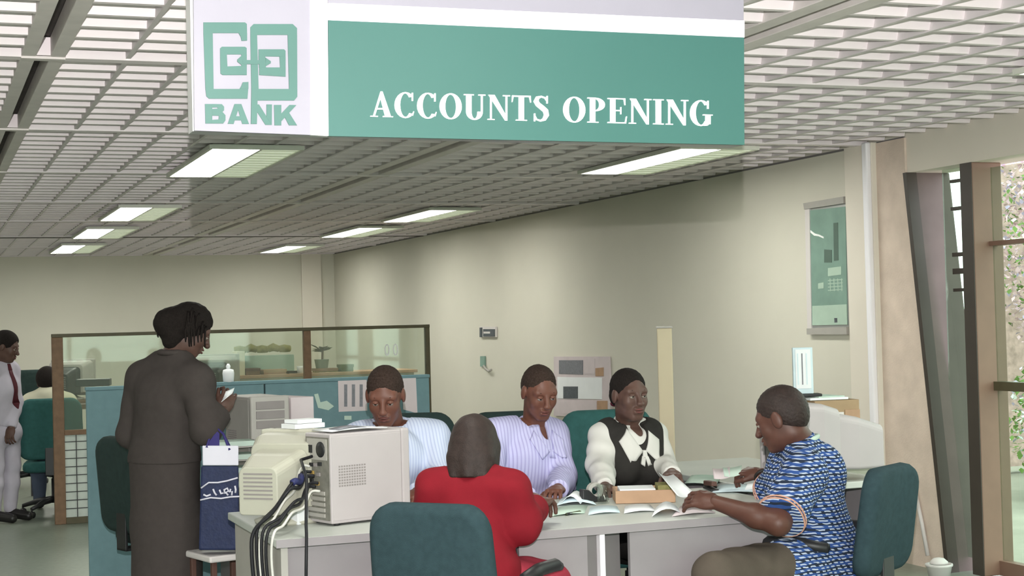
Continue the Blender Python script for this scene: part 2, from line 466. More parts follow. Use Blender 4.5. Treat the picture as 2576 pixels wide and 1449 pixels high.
def figure(name, J, hd, skin, label, hands=(None, None), build=1.0, fem=False, group=None, vox=.0065, headvox=.0033, dy=None, hscale=1.0):
    """J: neck, chest, pelvis, shL, shR, elL, elR, wrL, wrR, hipL, hipR, knL, knR, anL, anR. L/R are the person's own sides.
    hd = (centre, axes, scale). Returns (root, region prims, T)"""
    base = V3(J['pelvis'][0], J['pelvis'][1], 0.0)
    r = root(name, base, label, 'person', group)
    rv = unit(J['shR'] - J['shL']); upv = unit(J['chest'] - J['pelvis']); fv = unit(np.cross(upv, rv))
    b = build; waist = lerp(J['pelvis'], J['chest'], .5)
    reg = {}
    reg['torso'] = [RC(J['pelvis'], waist, .150 * b, (.118 if fem else .135) * b, (fv, .74)), RC(waist, J['chest'], (.118 if fem else .135) * b, .150 * b, (fv, .74)),
                    RC(lerp(J['shL'], J['shR'], .12), lerp(J['shL'], J['shR'], .88), .062 * b, .062 * b), RC(lerp(J['neck'], J['shL'], .15), J['shL'], .050 * b, .052 * b),
                    RC(lerp(J['neck'], J['shR'], .15), J['shR'], .050 * b, .052 * b), RC(J['chest'], J['neck'], .12 * b, .055, (fv, .8))]
    if fem:
        for sgn in (-1, 1): reg['torso'].append(EL(J['chest'] + rv * .07 * sgn + fv * .085 * b - upv * .03, (.054, .054, .054)))
    for sd in 'LR':
        reg['arm' + sd] = [RC(J['sh' + sd], J['el' + sd], .052 * b, .042 * b)]
        reg['fore' + sd] = [RC(J['el' + sd], lerp(J['el' + sd], J['wr' + sd], .35), .042 * b, .041 * b), RC(lerp(J['el' + sd], J['wr' + sd], .35), J['wr' + sd], .041 * b, .027)]
        reg['thigh' + sd] = [RC(J['hip' + sd], J['kn' + sd], .088 * b, .060 * b)]
        toe = J['toe' + sd] if 'toe' + sd in J else J['an' + sd] + unit(V3(*(unit(J['kn' + sd] - J['hip' + sd])[:2]), 0) + 1e-6) * .15 - V3(0, 0, .05)
        reg['calf' + sd] = [RC(J['kn' + sd], lerp(J['kn' + sd], J['an' + sd], .4), .058 * b, .056 * b), RC(lerp(J['kn' + sd], J['an' + sd], .4), J['an' + sd], .056 * b, .037)]
        reg['foot' + sd] = [RC(J['an' + sd] - V3(0, 0, .035), toe, .036, .028)]
    allp = [p for q in reg.values() for p in q]
    hc, HR, hs = hd
    hp, T = head_prims(hc, HR, hs, J['neck'])
    parts = [mesh_sdf(allp, vox, .03), mesh_sdf(hp, headvox, .012)]
    for sd, h in zip('LR', hands):
        if h is None: h = {}
        d = h.get('dir', J['wr' + sd] - J['el' + sd]); bk = h.get('back', V3(0, 0, 1))
        parts.append(hand(J['wr' + sd], d, bk, h.get('side', 1 if sd == 'L' else -1), h.get('curl', (35, 35, 25)), thumb=h.get('thumb', 35), s=hscale))
    v, f = join(parts)
    np_obj('body', v, f, skin, r)
    # eyes and lips
    for sg in (-1, 1):
        m = MB(); m.ball(T(.031 * sg, .0775, .003), .0132 * hs, 14, 10)
        e = ob('eye', m, MAT['eye_white'], r, True)
        m = MB(); q = HR @ V3(0, 1, 0); m.ball(T(.031 * sg, .0870, .002), V3(.0062, .0045, .0062) * hs, 10, 6, HR)
        ob('iris', m, MAT['iris'], e, True)
        m = MB(); m.tube([T(.017 * sg, .0835, .024), T(.033 * sg, .0815, .029), T(.048 * sg, .070, .023)], [.003 * hs, .0036 * hs, .002 * hs], 6)
        ob('eyebrow', m, MAT['hair'], r, True)
        m = MB(); m.ball(T(.031 * sg, .0778, .0065), V3(.0150, .0142, .0098) * hs, 12, 8, HR); ob('eyelid', m, skin, e, True)
    m = MB(); m.tube([T(-.021, .0935, -.0600), T(-.008, .0985, -.0585), T(.008, .0985, -.0585), T(.021, .0935, -.0600)], [.0022 * hs, .0048 * hs, .0048 * hs, .0022 * hs], 8)
    m.tube([T(-.019, .0930, -.0695), T(0, .0985, -.0725), T(.019, .0930, -.0695)], [.0022 * hs, .0060 * hs, .0022 * hs], 8)
    ob('lips', m, MAT['lips'], r, True)
    return r, reg, T, dict(rv=rv, upv=upv, fv=fv)


def cloth(name, prims, mat, parent, inf=.012, vox=.006, k=.03, fold=.003, ffreq=55.0, cuts=(), label=None):
    v, f = mesh_sdf(inflate(prims, inf), vox, k, fold, ffreq, cuts)
    o = np_obj(name, v, f, mat, parent)
    if label: o['label'] = label
    return o


def short_hair(T, HR, hs, parent, mat, lift=.002, line=(.100, -.018, (.070, .085, .092)), vox=.0035):
    """close-cropped cap that ends at the hairline"""
    n = HR @ V3(0, .55, -1)                                # nape line; the face itself is cut out by an oval
    pr = [EL(T(0, -.016, .037), (V3(.074, .093, .083) + lift) * hs, HR), EL(T(0, -.045, .0), (V3(.064, .064, .07) + lift) * hs, HR, .03),
          EL(T(0, line[0], line[1]), V3(*line[2]) * hs, HR, .008, 's'), EL(T(.08, .0, -.012), V3(.03, .022, .032) * hs, HR, .006, 's'), EL(T(-.08, .0, -.012), V3(.03, .022, .032) * hs, HR, .006, 's'), HS(T(0, 0, -.018), n)]
    v, f = mesh_sdf(pr, vox, .01, .0012, 420.0)
    return np_obj('hair', v, f, mat, parent)


def sit_legs(J, kneeL, kneeR, footz=.09, back=.02):
    """thighs from the hips to the knees and shins straight down to the floor"""
    for sd, kn in (('L', kneeL), ('R', kneeR)):
        J['kn' + sd] = np.asarray(kn, float)
        d = unit(V3(*(J['kn' + sd] - J['hip' + sd])[:2], 0))
        J['an' + sd] = V3(J['kn' + sd][0], J['kn' + sd][1], footz) - d * back
        J['toe' + sd] = J['an' + sd] + d * .16 - V3(0, 0, .052)


def drape(name, quads, surfs, c, ax, mat, par, off=.006, n=8, far=.2):
    """cloth patches laid on a garment: quads in (right, up) metres around c, dropped on the surfaces from the front"""
    v, f = join(surfs); bvh = BVHTree.FromPolygons(v.tolist(), f.tolist())
    rv, fv, up = ax['rv'], ax['fv'], ax['upv']; m = MB()
    for q in quads:
        q = [np.array(p, float) for p in q]; P0 = []; P1 = []; last = None
        for i in range(n + 1):
            for j in range(n + 1):
                u, w_ = i / n, j / n; xy = (q[0] * (1 - u) + q[1] * u) * (1 - w_) + (q[3] * (1 - u) + q[2] * u) * w_
                o = c + rv * xy[0] + up * xy[1] + fv * far; h_ = bvh.ray_cast(Vector(o), Vector(-fv), far + .06)
                d = (h_[3] if h_[0] is not None else (last if last is not None else far - .05)); last = d
                P0.append(o - fv * (d + .002)); P1.append(o - fv * (d - off))
        N = (n + 1) ** 2; fs = []
        for i in range(n):
            for j in range(n):
                a = i * (n + 1) + j; b = a + n + 1; fs += [(a, a + 1, b + 1, b), (N + a, N + b, N + b + 1, N + a + 1)]
        rim = [j for j in range(n + 1)] + [(i + 1) * (n + 1) + n for i in range(n)] + [n * (n + 1) + j for j in range(n - 1, -1, -1)] + [i * (n + 1) for i in range(n - 1, 0, -1)]
        fs += [(rim[k], N + rim[k], N + rim[(k + 1) % len(rim)], rim[(k + 1) % len(rim)]) for k in range(len(rim))]
        m.add(P0 + P1, fs)
    return ob(name, m, mat, par, True)


def vf(o):
    """vertices and quads of a garment in world coordinates"""
    me = o.data; v = np.empty(len(me.vertices) * 3, np.float32); me.vertices.foreach_get('co', v)
    f = np.empty(len(me.loops), np.int32); me.loops.foreach_get('vertex_index', f)
    return v.reshape(-1, 3).astype(float) + WL[o.name], f.reshape(-1, 4)

# ------------------------------------------------------------------ material list
MAT = dict(
    wall=M('cream_wall', (212, 208, 195), .75, .2, .03, 1.2), column=M('pale_column', (226, 218, 206), .7, .2, .03, 2),
    tan=M('tan_render', (220, 202, 188), .85, .15, .09, 6, .25, 90), floor=M('floor_vinyl', (124, 132, 120), .35, .4, .12, 26),
    slat=M('white_slat', (243, 233, 236), .5, .3, .03), rail=M('ceiling_rail', (222, 214, 216), .45, .4, .05), mrail=M('main_rail_grey', (220, 212, 210), .5, .3, .06),
    plenum=M('dark_plenum', (92, 86, 86), .9, .1, .1), tube=M('lit_diffuser', (255, 255, 246), .5, .2, 0, emit=LAMP), dim_glow=M('dim_diffuser', (214, 224, 196), .4, .4, .0, emit=.55),
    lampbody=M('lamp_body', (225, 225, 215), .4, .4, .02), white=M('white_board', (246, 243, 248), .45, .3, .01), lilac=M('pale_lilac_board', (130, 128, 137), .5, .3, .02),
    sgreen=M('sign_green', (50, 90, 84), .38, .4, .04, 2), lgreen=M('logo_green', (62, 96, 89), .5, .3, .04), letter=M('white_letter', (250, 250, 250), .5, .2, 0),
    teal=M('teal_fabric', (51, 69, 74), .9, .1, .10, 40, .35, 420), teal2=M('teal_upholstery', (52, 92, 90), .85, .12, .1, 30, .3, 380), tealscreen=M('screen_fabric', (112, 140, 146), .92, .08, .06, 18, .25, 400),
    darkteal=M('dark_upholstery', (44, 58, 56), .85, .12, .1, 30, .3, 380),
    alu=M('aluminium', (170, 172, 170), .4, .5, .03, metal=.6), wood=M('brown_frame', (118, 92, 70), .55, .3, .15, 20), darkframe=M('olive_frame', (86, 80, 60), .5, .3, .1, 15),
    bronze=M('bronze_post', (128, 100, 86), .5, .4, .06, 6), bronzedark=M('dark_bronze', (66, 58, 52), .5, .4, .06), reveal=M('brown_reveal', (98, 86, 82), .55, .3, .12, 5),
    desk=M('pale_grey_desk', (148, 142, 145), .5, .3, .03), desktop=M('desk_top', (188, 192, 186), .35, .4, .04, 6), deskgrey=M('grey_post', (112, 108, 108), .5, .3, .05),
    black=M('black_plastic', (34, 34, 36), .45, .4, .1), cable=M('black_cable', (28, 28, 32), .5, .3, 0), cableblue=M('blue_cable_sleeve', (44, 48, 92), .5, .3, 0), cablewhite=M('white_cable', (206, 204, 198), .5, .3, 0),
    beige=M('beige_plastic', (176, 174, 160), .45, .35, .03, 5), beige2=M('pale_pink_plastic', (176, 169, 170), .45, .35, .03, 5), greyplastic=M('grey_plastic', (170, 166, 160), .5, .3, .04), slot=M('slot_grey', (138, 132, 130), .6, .2, .05),
    portgrey=M('port_plate', (122, 120, 112), .4, .5, .18, 40), brass=M('brass_part', (160, 132, 70), .4, .5, .1), screenglass=M('dark_screen', (52, 54, 52), .2, .5, .04),
    paper=M('white_paper', (232, 234, 236), .8, .1, .02), paperb=M('bluish_paper', (206, 222, 228), .8, .1, .03), papers=M('greenish_paper', (186, 204, 192), .8, .1, .05), paperp=M('pinkish_paper', (206, 194, 196), .8, .1, .04), ink=M('printed_grey', (128, 128, 134), .8, .1, .12, 60), inkd=M('printed_dark', (92, 96, 100), .8, .1, .15, 80),
    card=M('brown_card', (176, 144, 118), .8, .15, .07, 14), cardd=M('brown_carton', (164, 140, 112), .8, .15, .08, 9), cream=M('cream_panel', (206, 192, 164), .6, .25, .02),
    navy=M('navy_bag', (38, 46, 78), .55, .3, .12, 30, .2, 60), bagwhite=M('bag_white', (222, 220, 232), .6, .25, .03), purple=M('bag_handle', (58, 52, 110), .6, .2, .05),
    poster=M('poster_teal', (126, 154, 142), .55, .3, .1, 7), posterlt=M('poster_pale', (174, 196, 180), .55, .3, .05), posterdk=M('poster_dark', (88, 108, 98), .55, .3, .08),
    skin=M('skin', (84, 54, 45), .48, .35, .10, 22), skin2=M('skin_brown', (104, 66, 54), .48, .35, .10, 22), skin3=M('skin_deep', (88, 64, 56), .5, .35, .10, 22),
    hair=M('black_hair', (36, 31, 29), .8, .12, .3, 160, .5, 420), hair2=M('brown_black_hair', (46, 35, 32), .6, .3, .22, 60, .25, 200), eye_white=M('eye_white', (150, 140, 130), .3, .4, 0), iris=M('iris', (30, 20, 16), .2, .5, 0), lips=M('lips', (104, 60, 56), .45, .35, .05),
    suit=M('charcoal_suit', (70, 64, 62), .9, .1, .06, 30, .2, 300), red=M('red_jacket', (122, 24, 35), .85, .15, .05, 20, .15, 300), redskirt=M('red_pink_skirt', (150, 52, 66), .85, .1, .25, 14),
    lav=stripes('lavender_shirt', (190, 188, 222), (168, 164, 206), 0, .016, .3), blueshirt=stripes('light_blue_shirt', (196, 204, 224), (176, 186, 214), 0, .014, .3), whiteshirt=M('white_blouse', (210, 208, 203), .85, .1, .03),
    vest=M('black_vest', (50, 48, 46), .9, .1, .08, 30, .2, 300), creamshirt=M('cream_shirt', (204, 200, 178), .85, .1, .05), lilacshirt=M('lilac_shirt', (186, 180, 192), .85, .1, .06), trousers=M('brown_grey_trousers', (86, 78, 70), .9, .1, .06, 20, .2, 300), darktrousers=M('dark_trousers', (56, 56, 62), .9, .1, .06), jeans=M('blue_grey_trousers', (72, 80, 96), .9, .1, .1, 14), tie=M('dark_red_tie', (78, 32, 40), .7, .2, .1), shoe=M('black_shoe', (30, 28, 28), .35, .4, .05), gold=M('gold_metal', (190, 150, 70), .3, .5, 0, metal=.8), clip=M('pale_hair_clip', (206, 176, 150), .4, .4, 0), hairtie=M('maroon_tie', (92, 34, 50), .7, .2, 0),
    glass=glass_mat('clear_glass'), pglass=glass_mat('hazy_partition_glass', (244, 248, 242), .05, .07), frosted=M('frosted_panel', (196, 204, 196), .5, .3, .08, 12),
    tumbler=glass_mat('tumbler_glass', (246, 249, 247), .08),
    cropped=M('cropped_hair', (58, 46, 41), .85, .12, .35, 140, .45, 420),
    ground=M('paving', (150, 146, 136), .9, .1, .12, 3), leafg=M('green_leaf', (110, 140, 70), .6, .3, .35, 3), leafp=M('pink_bract', (214, 180, 190), .6, .2, .3, 3), leafl=M('lilac_bract', (190, 176, 206), .6, .2, .2, 3), stem=M('stem_brown', (92, 74, 58), .8, .1, .15), stone=M('pink_stone', (186, 158, 152), .9, .1, .25, 14, .5, 30),
    olive=M('olive_box', (84, 92, 66), .7, .2, .15, 20), sage=M('sage_folder', (150, 172, 160), .7, .2, .06), browngreen=M('brown_green_bundle', (132, 128, 84), .8, .1, .3, 25), plantdk=M('dark_leaf', (62, 74, 60), .6, .2, .2, 10), bin=M('white_plastic', (214, 208, 206), .4, .4, .02), maroon=M('brown_leg', (92, 66, 58), .6, .3, .1), watch=M('dark_strap', (40, 36, 34), .5, .3, 0), orangetrim=M('salmon_trim', (190, 146, 128), .8, .1, .05),
)


def african_print():
    """blue cloth woven with broken white and dark wavy dashes"""
    m = bpy.data.materials.new('blue_print_cloth'); m.use_nodes = True; nt = m.node_tree; b = nt.nodes['Principled BSDF']
    b.inputs['Roughness'].default_value = .85; b.inputs['Specular IOR Level'].default_value = .1
    tc = nt.nodes.new('ShaderNodeTexCoord')

    def wave(d, period, dist, ds, th):
        wv = nt.nodes.new('ShaderNodeTexWave'); wv.bands_direction = d; wv.inputs['Scale'].default_value = .314 / period
        wv.inputs['Distortion'].default_value = dist; wv.inputs['Detail Scale'].default_value = ds; wv.inputs['Detail'].default_value = 1
        nt.links.new(tc.outputs['Object'], wv.inputs['Vector'])
        g = nt.nodes.new('ShaderNodeMath'); g.operation = 'GREATER_THAN'; g.inputs[1].default_value = th
        nt.links.new(wv.outputs['Fac'], g.inputs[0]); return g.outputs[0]

    def mul(a, c):
        g = nt.nodes.new('ShaderNodeMath'); g.operation = 'MULTIPLY'; nt.links.new(a, g.inputs[0]); nt.links.new(c, g.inputs[1]); return g.outputs[0]

    def mix(f, c1, c2):
        g = nt.nodes.new('ShaderNodeMixRGB'); nt.links.new(f, g.inputs[0])
        for i, c in ((1, c1), (2, c2)):
            if isinstance(c, tuple): g.inputs[i].default_value = c
            else: nt.links.new(c, g.inputs[i])
        return g.outputs[0]
    nz = nt.nodes.new('ShaderNodeTexNoise'); nz.inputs['Scale'].default_value = 9; nt.links.new(tc.outputs['Object'], nz.inputs['Vector'])
    base = mix(nz.outputs['Fac'], col((38, 58, 112)), col((62, 94, 156)))
    dark = wave('Z', .023, 3.0, 1.2, .56)
    c = mix(dark, base, col((42, 50, 66)))
    rows = wave('Z', .0118, 2.5, 1.0, .60); dash = wave('DIAGONAL', .019, 3.0, 2.0, .40)
    c = mix(mul(rows, dash), c, col((176, 186, 204)))
    nt.links.new(c, b.inputs['Base Color']); return m


MAT['print'] = african_print()

# ------------------------------------------------------------------ room shell
CEIL = 2.55; XR = 5.5; YB = 21.5
m = MB(); m.box((-7.2, -1.8, -.12), (XR + .28, YB + .2, 0)); ob('floor', m, MAT['floor'], kind='structure')
wr = MB()
yz = [(YB + .2, 0), (YB + .2, 2.95), (7.77, 2.95), (7.77, 2.34), (7.48, 0)]
wr.prism([V3(XR, a, b) for a, b in yz], (.28, 0, 0)); wall_right = ob('wall_right', wr, MAT['wall'], kind='structure')
m = MB(); m.box((-7.2, YB, 0), (XR, YB + .2, 2.95)); ob('wall_back', m, MAT['wall'], kind='structure')
m = MB(); m.box((-7.2, -1.8, 0), (-7.0, YB, 2.95)); ob('wall_left', m, MAT['wall'], kind='structure')
wf = root('window_added', (-.75, -1.7, 0), kind='structure')          # unseen glazed front, added so daylight reaches the near ceiling
for k in range(9): x = -7.0 + k * 1.55; m = MB(); m.box((x, -1.76, 0), (x + .07, -1.64, 2.55)); ob('mullion', m, MAT['bronze'], wf)
for k in range(8): x = -7.0 + k * 1.55; m = MB(); m.box((x + .07, -1.705, .1), (min(x + 1.55, XR), -1.695, 2.55)); ob('pane', m, MAT['glass'], wf)
m = MB(); m.box((-7.0, -1.76, 0), (XR, -1.64, .1)); ob('sill', m, MAT['bronze'], wf); m = MB(); m.box((-7.0, -1.76, 2.55), (XR, -1.64, 2.95)); ob('head_beam', m, MAT['column'], wf)
m = MB(); m.box((XR, -1.8, 0), (XR + .28, 3.6, 2.95)); ob('wall_right_front', m, MAT['wall'], kind='structure')
# beam over the window, tan render beside it, brown lining of the sloping reveal
m = MB(); m.box((XR, 3.6, 2.33), (XR + .28, 7.77, 2.95)); ob('trim_beam', m, MAT['column'], kind='structure')
m = MB(); yz = [(8.06, .0), (8.06, 2.54), (7.765, 2.54), (7.765, 2.335), (7.475, 0)]
m.prism([V3(XR - .015, a, b) for a, b in yz], (.014, 0, 0)); ob('trim_render', m, MAT['tan'], kind='structure')
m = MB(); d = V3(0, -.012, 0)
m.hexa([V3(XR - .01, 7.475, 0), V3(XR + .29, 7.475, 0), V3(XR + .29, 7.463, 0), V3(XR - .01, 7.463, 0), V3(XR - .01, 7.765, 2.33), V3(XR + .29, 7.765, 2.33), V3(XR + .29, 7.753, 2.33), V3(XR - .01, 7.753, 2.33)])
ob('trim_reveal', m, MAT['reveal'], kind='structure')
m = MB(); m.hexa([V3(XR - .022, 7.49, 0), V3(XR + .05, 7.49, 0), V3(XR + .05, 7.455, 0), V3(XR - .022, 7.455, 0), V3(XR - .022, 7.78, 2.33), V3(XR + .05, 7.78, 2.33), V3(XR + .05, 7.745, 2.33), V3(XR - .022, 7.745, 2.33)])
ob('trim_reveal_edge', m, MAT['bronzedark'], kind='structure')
# pilaster on the right wall, with its rounded pipe strip
m = MB(); m.box((XR - .05, 8.06, 0), (XR, 8.36, 2.548)); ob('trim_pilaster', m, MAT['column'], kind='structure', bevel=.006)
m = MB(); m.box((XR - .085, 8.06, 0), (XR - .05, 8.115, 2.548)); ob('trim_strip', m, MAT['white'], kind='structure', bevel=.01)
m = MB(); m.box((5.02, YB - .05, 0), (5.30, YB, 2.548)); ob('trim_pilaster_back', m, MAT['column'], kind='structure')
m = MB(); m.box((XR - .012, 8.36, 0), (XR, YB, .1)); ob('baseboard_right', m, MAT['deskgrey'], kind='structure')
m = MB(); m.box((-7, YB - .012, 0), (5.0, YB, .1)); ob('baseboard_back', m, MAT['deskgrey'], kind='structure')
m = MB(); m.box((XR - .008, 7.78, 2.536), (XR, YB, 2.548)); ob('trim_wall_top', m, MAT['deskgrey'], kind='structure')

# ------------------------------------------------------------------ ceiling: plenum, main rails, cross channels, slats and dividers
m = MB(); m.box((-7.2, -1.8, 2.84), (XR + .28, YB + .2, 2.95)); ceiling = ob('ceiling', m, MAT['plenum'], kind='structure')
WL[ceiling.name] = V3(0, 0, 0); ceiling.data.transform(Matrix.Translation(ceiling.location)); ceiling.location = (0, 0, 0)
MODY = [-1.6, -.3, 1.8, 3.93, 6.06, 8.2, 10.35, 12.7, 14.85, 17.15, 19.3, 21.45]
BAYS = [(-4.3, -2.03), (-1.9, .365), (.525, 2.82), (3.05, XR - .005)]
RAILX = [(-2.03, -1.9), (.365, .525), (2.82, 3.05)]


def share(name, me, loc, scale, parent=ceiling):
    o = bpy.data.objects.new(name, me); link(o, parent); o.location = loc; o.scale = scale; return o


def meshdata(name, mb, mat):
    me = bpy.data.meshes.new(name); me.from_pydata(mb.v, [], mb.f); me.update(); me.materials.append(mat); return me


SH = .055                                                # slat: near-upright plate with a flange along its foot


def slat_geo(m, xa, xb, y, p):
    m.hexa([V3(xa, y, CEIL + SH), V3(xb, y, CEIL + SH), V3(xb, y + .10 * p, CEIL), V3(xa, y + .10 * p, CEIL), V3(xa, y + .03 * p, CEIL + SH), V3(xb, y + .03 * p, CEIL + SH), V3(xb, y + .13 * p, CEIL + .004), V3(xa, y + .13 * p, CEIL + .004)])
    return m.box((xa, y + .10 * p, CEIL - .001), (xb, y + .24 * p, CEIL + .003))


sm = slat_geo(MB(), 0, 1, 0, 1); sm.v = [(x, y, z - CEIL) for x, y, z in sm.v]
slat_me = meshdata('slat', sm, MAT['slat'])
rm = MB(); rm.box((-.009, 0, -.006), (.009, 1, .048)); div_me = meshdata('divider', rm, MAT['rail'])
cm = MB(); cm.box((0, -.035, -.012), (1, .035, .05)); cm.box((0, .035, -.002), (1, .05, .05)); chan_me = meshdata('cross_channel', cm, MAT['slat'])
NCELL = 10
far_slats = MB(); far_div = MB()
for bi, (xa, xb) in enumerate(BAYS):
    for mi in range(len(MODY) - 1):
        ya, yb_ = MODY[mi] + .05, MODY[mi + 1] - .035; pit = (yb_ - ya) / NCELL
        seen = bi >= 1 and mi >= 3 and not (bi == 1 and mi > 7)
        share('cross_channel', chan_me, (xa, MODY[mi + 1], CEIL), (xb - xa, 1, 1))
        for k in range(NCELL):
            y = ya + k * pit
            if seen: share('slat', slat_me, (xa, y, CEIL), (xb - xa, pit, 1))
            else: slat_geo(far_slats, xa, xb, y, pit)
        for k in range(1, NCELL):
            x = xa + (xb - xa) * k / NCELL
            if seen: share('divider', div_me, (x, ya, CEIL), (1, yb_ - ya, 1))
            else: far_div.box((x - .009, ya, CEIL - .006), (x + .009, yb_, CEIL + .048))
o = ob('slat_run', far_slats, MAT['slat'], ceiling, kind='stuff'); o = ob('divider_run', far_div, MAT['rail'], ceiling, kind='stuff')
for xa, xb in RAILX:
    w1 = .34 * (xb - xa)
    for s0, s1 in ((xa, xa + w1), (xb - w1, xb)):
        m = MB(); m.box((s0, -1.6, CEIL - .006), (s1, YB, CEIL + .07)); ob('main_rail', m, MAT['mrail'], ceiling, bevel=.003)
    m = MB(); m.box((xa + w1, -1.6, CEIL + .072), (xb - w1, YB, CEIL + .08)); ob('rail_slot', m, MAT['plenum'], ceiling)
    for y in MODY[3:-1]:
        m = MB(); m.box((xa + w1, y - .03, CEIL - .002), (xb - w1, y - .016, CEIL + .066)); ob('end_plate', m, MAT['slat'], ceiling)
        m = MB(); m.box((xa, y - .02, CEIL - .014), (xb, y + .03, CEIL - .004)); ob('joint_cover', m, MAT['mrail'], ceiling)
m = MB(); m.box((-7, 17.24, CEIL - .016), (XR - .01, 17.27, CEIL - .002)); ob('shadow_gap', m, MAT['plenum'], ceiling)

# ------------------------------------------------------------------ ceiling lamps


def ceiling_light(x0, x1, y0, y1, label):
    t = root('ceiling_light', ((x0 + x1) / 2, (y0 + y1) / 2, CEIL - .04), label, 'ceiling light', 'tube lamps set in the slatted ceiling')
    z0, z1 = CEIL - .036, CEIL - .012; xm = x0 + (x1 - x0) * .55
    m = MB()
    for lo, hi in (((x0 - .02, y0 - .02, z0), (x0, y1 + .02, z1)), ((x1, y0 - .02, z0), (x1 + .02, y1 + .02, z1)), ((x0, y0 - .02, z0), (x1, y0, z1)), ((x0, y1, z0), (x1, y1 + .02, z1)), ((xm - .008, y0, z0), (xm + .008, y1, z1)), ((x0, y0, z1), (x1, y1, z1 + .006))):
        m.box(lo, hi)
    ob('housing', m, MAT['lampbody'], t)
    m = MB(); m.box((x0 + .004, y0 + .004, z0 + .004), (xm - .012, y1 - .004, z0 + .014)); ob('diffuser', m, MAT['tube'], t)
    m = MB(); m.box((xm + .012, y0 + .004, z0 + .004), (x1 - .004, y1 - .004, z0 + .014)); rf = ob('dim_glow', m, MAT['dim_glow'], t)  # faint emission stands in for light from a dim tube behind
    m = MB(); n = 12
    for k in range(n): y = y0 + (y1 - y0) * (k + .5) / n; m.box((xm + .012, y - .004, z0 + .000), (x1 - .004, y + .004, z0 + .006))
    ob('louvre_blade', m, MAT['lampbody'], t, kind='stuff')
    return t


LAMPS = [(1.54, 2.04, 8.68, 10.28, 'large twin tube lamp under the logo panel, white and pale green halves'),
         (1.53, 2.0, 12.88, 14.4, 'tube lamp in the left row, second behind the hanging sign'),
         (1.53, 2.0, 15.55, 17.1, 'tube lamp in the left row just before the dark ceiling gap'),
         (1.53, 2.0, 18.4, 20.2, 'last tube lamp of the left row, beyond the dark ceiling gap'),
         (4.28, 4.78, 8.3, 9.82, 'large tube lamp at the lower right corner of the hanging sign'),
         (4.24, 4.70, 13.1, 14.6, 'long tube lamp near the right wall above the seated man in lavender'),
         (4.24, 4.70, 15.5, 17.1, 'tube lamp of the right row ending at the dark ceiling gap'),
         (4.24, 4.70, 18.9, 20.5, 'farthest tube lamp of the right row, close to the back wall'),
         (4.45, 4.95, 3.95, 5.45, 'tube lamp cut by the right edge above the window beam')]
for a in LAMPS: ceiling_light(*a)
for x0, y0 in ((1.54, 4.2), (1.54, -.2), (4.28, -.2), (-.95, 4.2), (-.95, 8.68), (-.95, 12.88), (-.95, 17.6), (-.95, -.2), (-3.6, 4.2), (-3.6, 8.7), (-3.6, 13.1), (-3.6, 18.0)):  # unseen lamps, added only to even out the room light
    ceiling_light(x0, x0 + .48, y0, y0 + 1.5, 'unseen tube lamp added to light the hall left of and behind the view')

# ------------------------------------------------------------------ window and garden
win = root('window_1', (XR + .14, 5.5, 0), kind='structure')
xg = XR + .13
m = MB(); m.box((XR + .0, 7.16, .02), (XR + .2, 7.25, 2.33)); ob('mullion', m, MAT['bronze'], win, bevel=.006)
m = MB(); m.box((XR - .004, 7.163, .02), (XR + .06, 7.262, 2.33)); ob('mullion_cover', m, MAT['bronzedark'], win)
for y0, y1 in ((5.3, 7.16), (3.6, 5.22)):
    m = MB(); m.box((xg - .004, y0, .08), (xg + .004, y1, 2.3)); ob('pane', m, MAT['glass'], win)
m = MB(); m.box((xg - .004, 7.25, .08), (xg + .004, 7.6, 2.33)); ob('pane', m, MAT['glass'], win)
m = MB(); m.box((XR, 5.22, .02), (XR + .2, 5.3, 2.33)); ob('mullion', m, MAT['bronze'], win, bevel=.006)
for z0, z1, mt in ((1.86, 1.885, 'bronze'), (1.05, 1.1, 'darkframe'), (.02, .1, 'bronze')):
    m = MB(); m.box((xg - .03, 3.6, z0), (xg + .03, 7.16, z1)); ob('transom', m, MAT[mt], win)
for py0, py1 in ((452, 460), (521, 530), (636, 646), (676, 690), (726, 734)):
    z1 = on(2400, py0, 0, xg)[2]; z0 = on(2400, py1, 0, xg)[2]
    m = MB(); m.box((xg - .012, 7.25, z0), (xg + .012, 7.52, z1)); ob('glazing_bar', m, MAT['bronzedark'], win)
m = MB(); z1 = on(2400, 640, 0, xg)[2]; z0 = on(2400, 684, 0, xg)[2]; m.box((xg - .016, 7.25, z0), (xg + .016, 7.33, z1)); ob('window_stay', m, MAT['black'], win)
m = MB(); m.box((-30, -30, -.3), (30, 40, -.125)); ob('ground', m, MAT['ground'], kind='structure')


def shrub(name, c, r, n, mats, label, seed):
    g = np.random.default_rng(seed); t = root(name, (c[0], c[1], -.05), label, 'shrub')
    st = MB()
    for k in range(5):
        a = g.uniform(0, 6.28); st.tube([V3(c[0], c[1], -.05), V3(c[0] + .3 * r[0] * math.cos(a), c[1] + .3 * r[1] * math.sin(a), c[2]), V3(c[0] + .7 * r[0] * math.cos(a), c[1] + .7 * r[1] * math.sin(a), c[2] + .6 * r[2])], [.03, .02, .008], 6)
    ob('stem', st, MAT['stem'], t, True)
    for mi, (mt, share_) in enumerate(mats):
        mb = MB()
        for _ in range(int(n * share_)):
            q = unit(g.normal(size=3)) * (g.uniform(.3, 1) ** .5) * np.asarray(r); p = V3(*c) + q
            if p[2] < 0: p[2] = -p[2]
            Rm = frame_from(g.normal(size=3) + V3(0, 0, .2)); l = g.uniform(.03, .06)
            mb.add([p, p + Rm @ V3(.45 * l, .5 * l, .1 * l), p + Rm @ V3(0, 1.2 * l, 0), p + Rm @ V3(-.45 * l, .5 * l, .1 * l)], [(0, 1, 2, 3)])
        ob('foliage', mb, MAT[mt], t, kind='stuff')
    return t


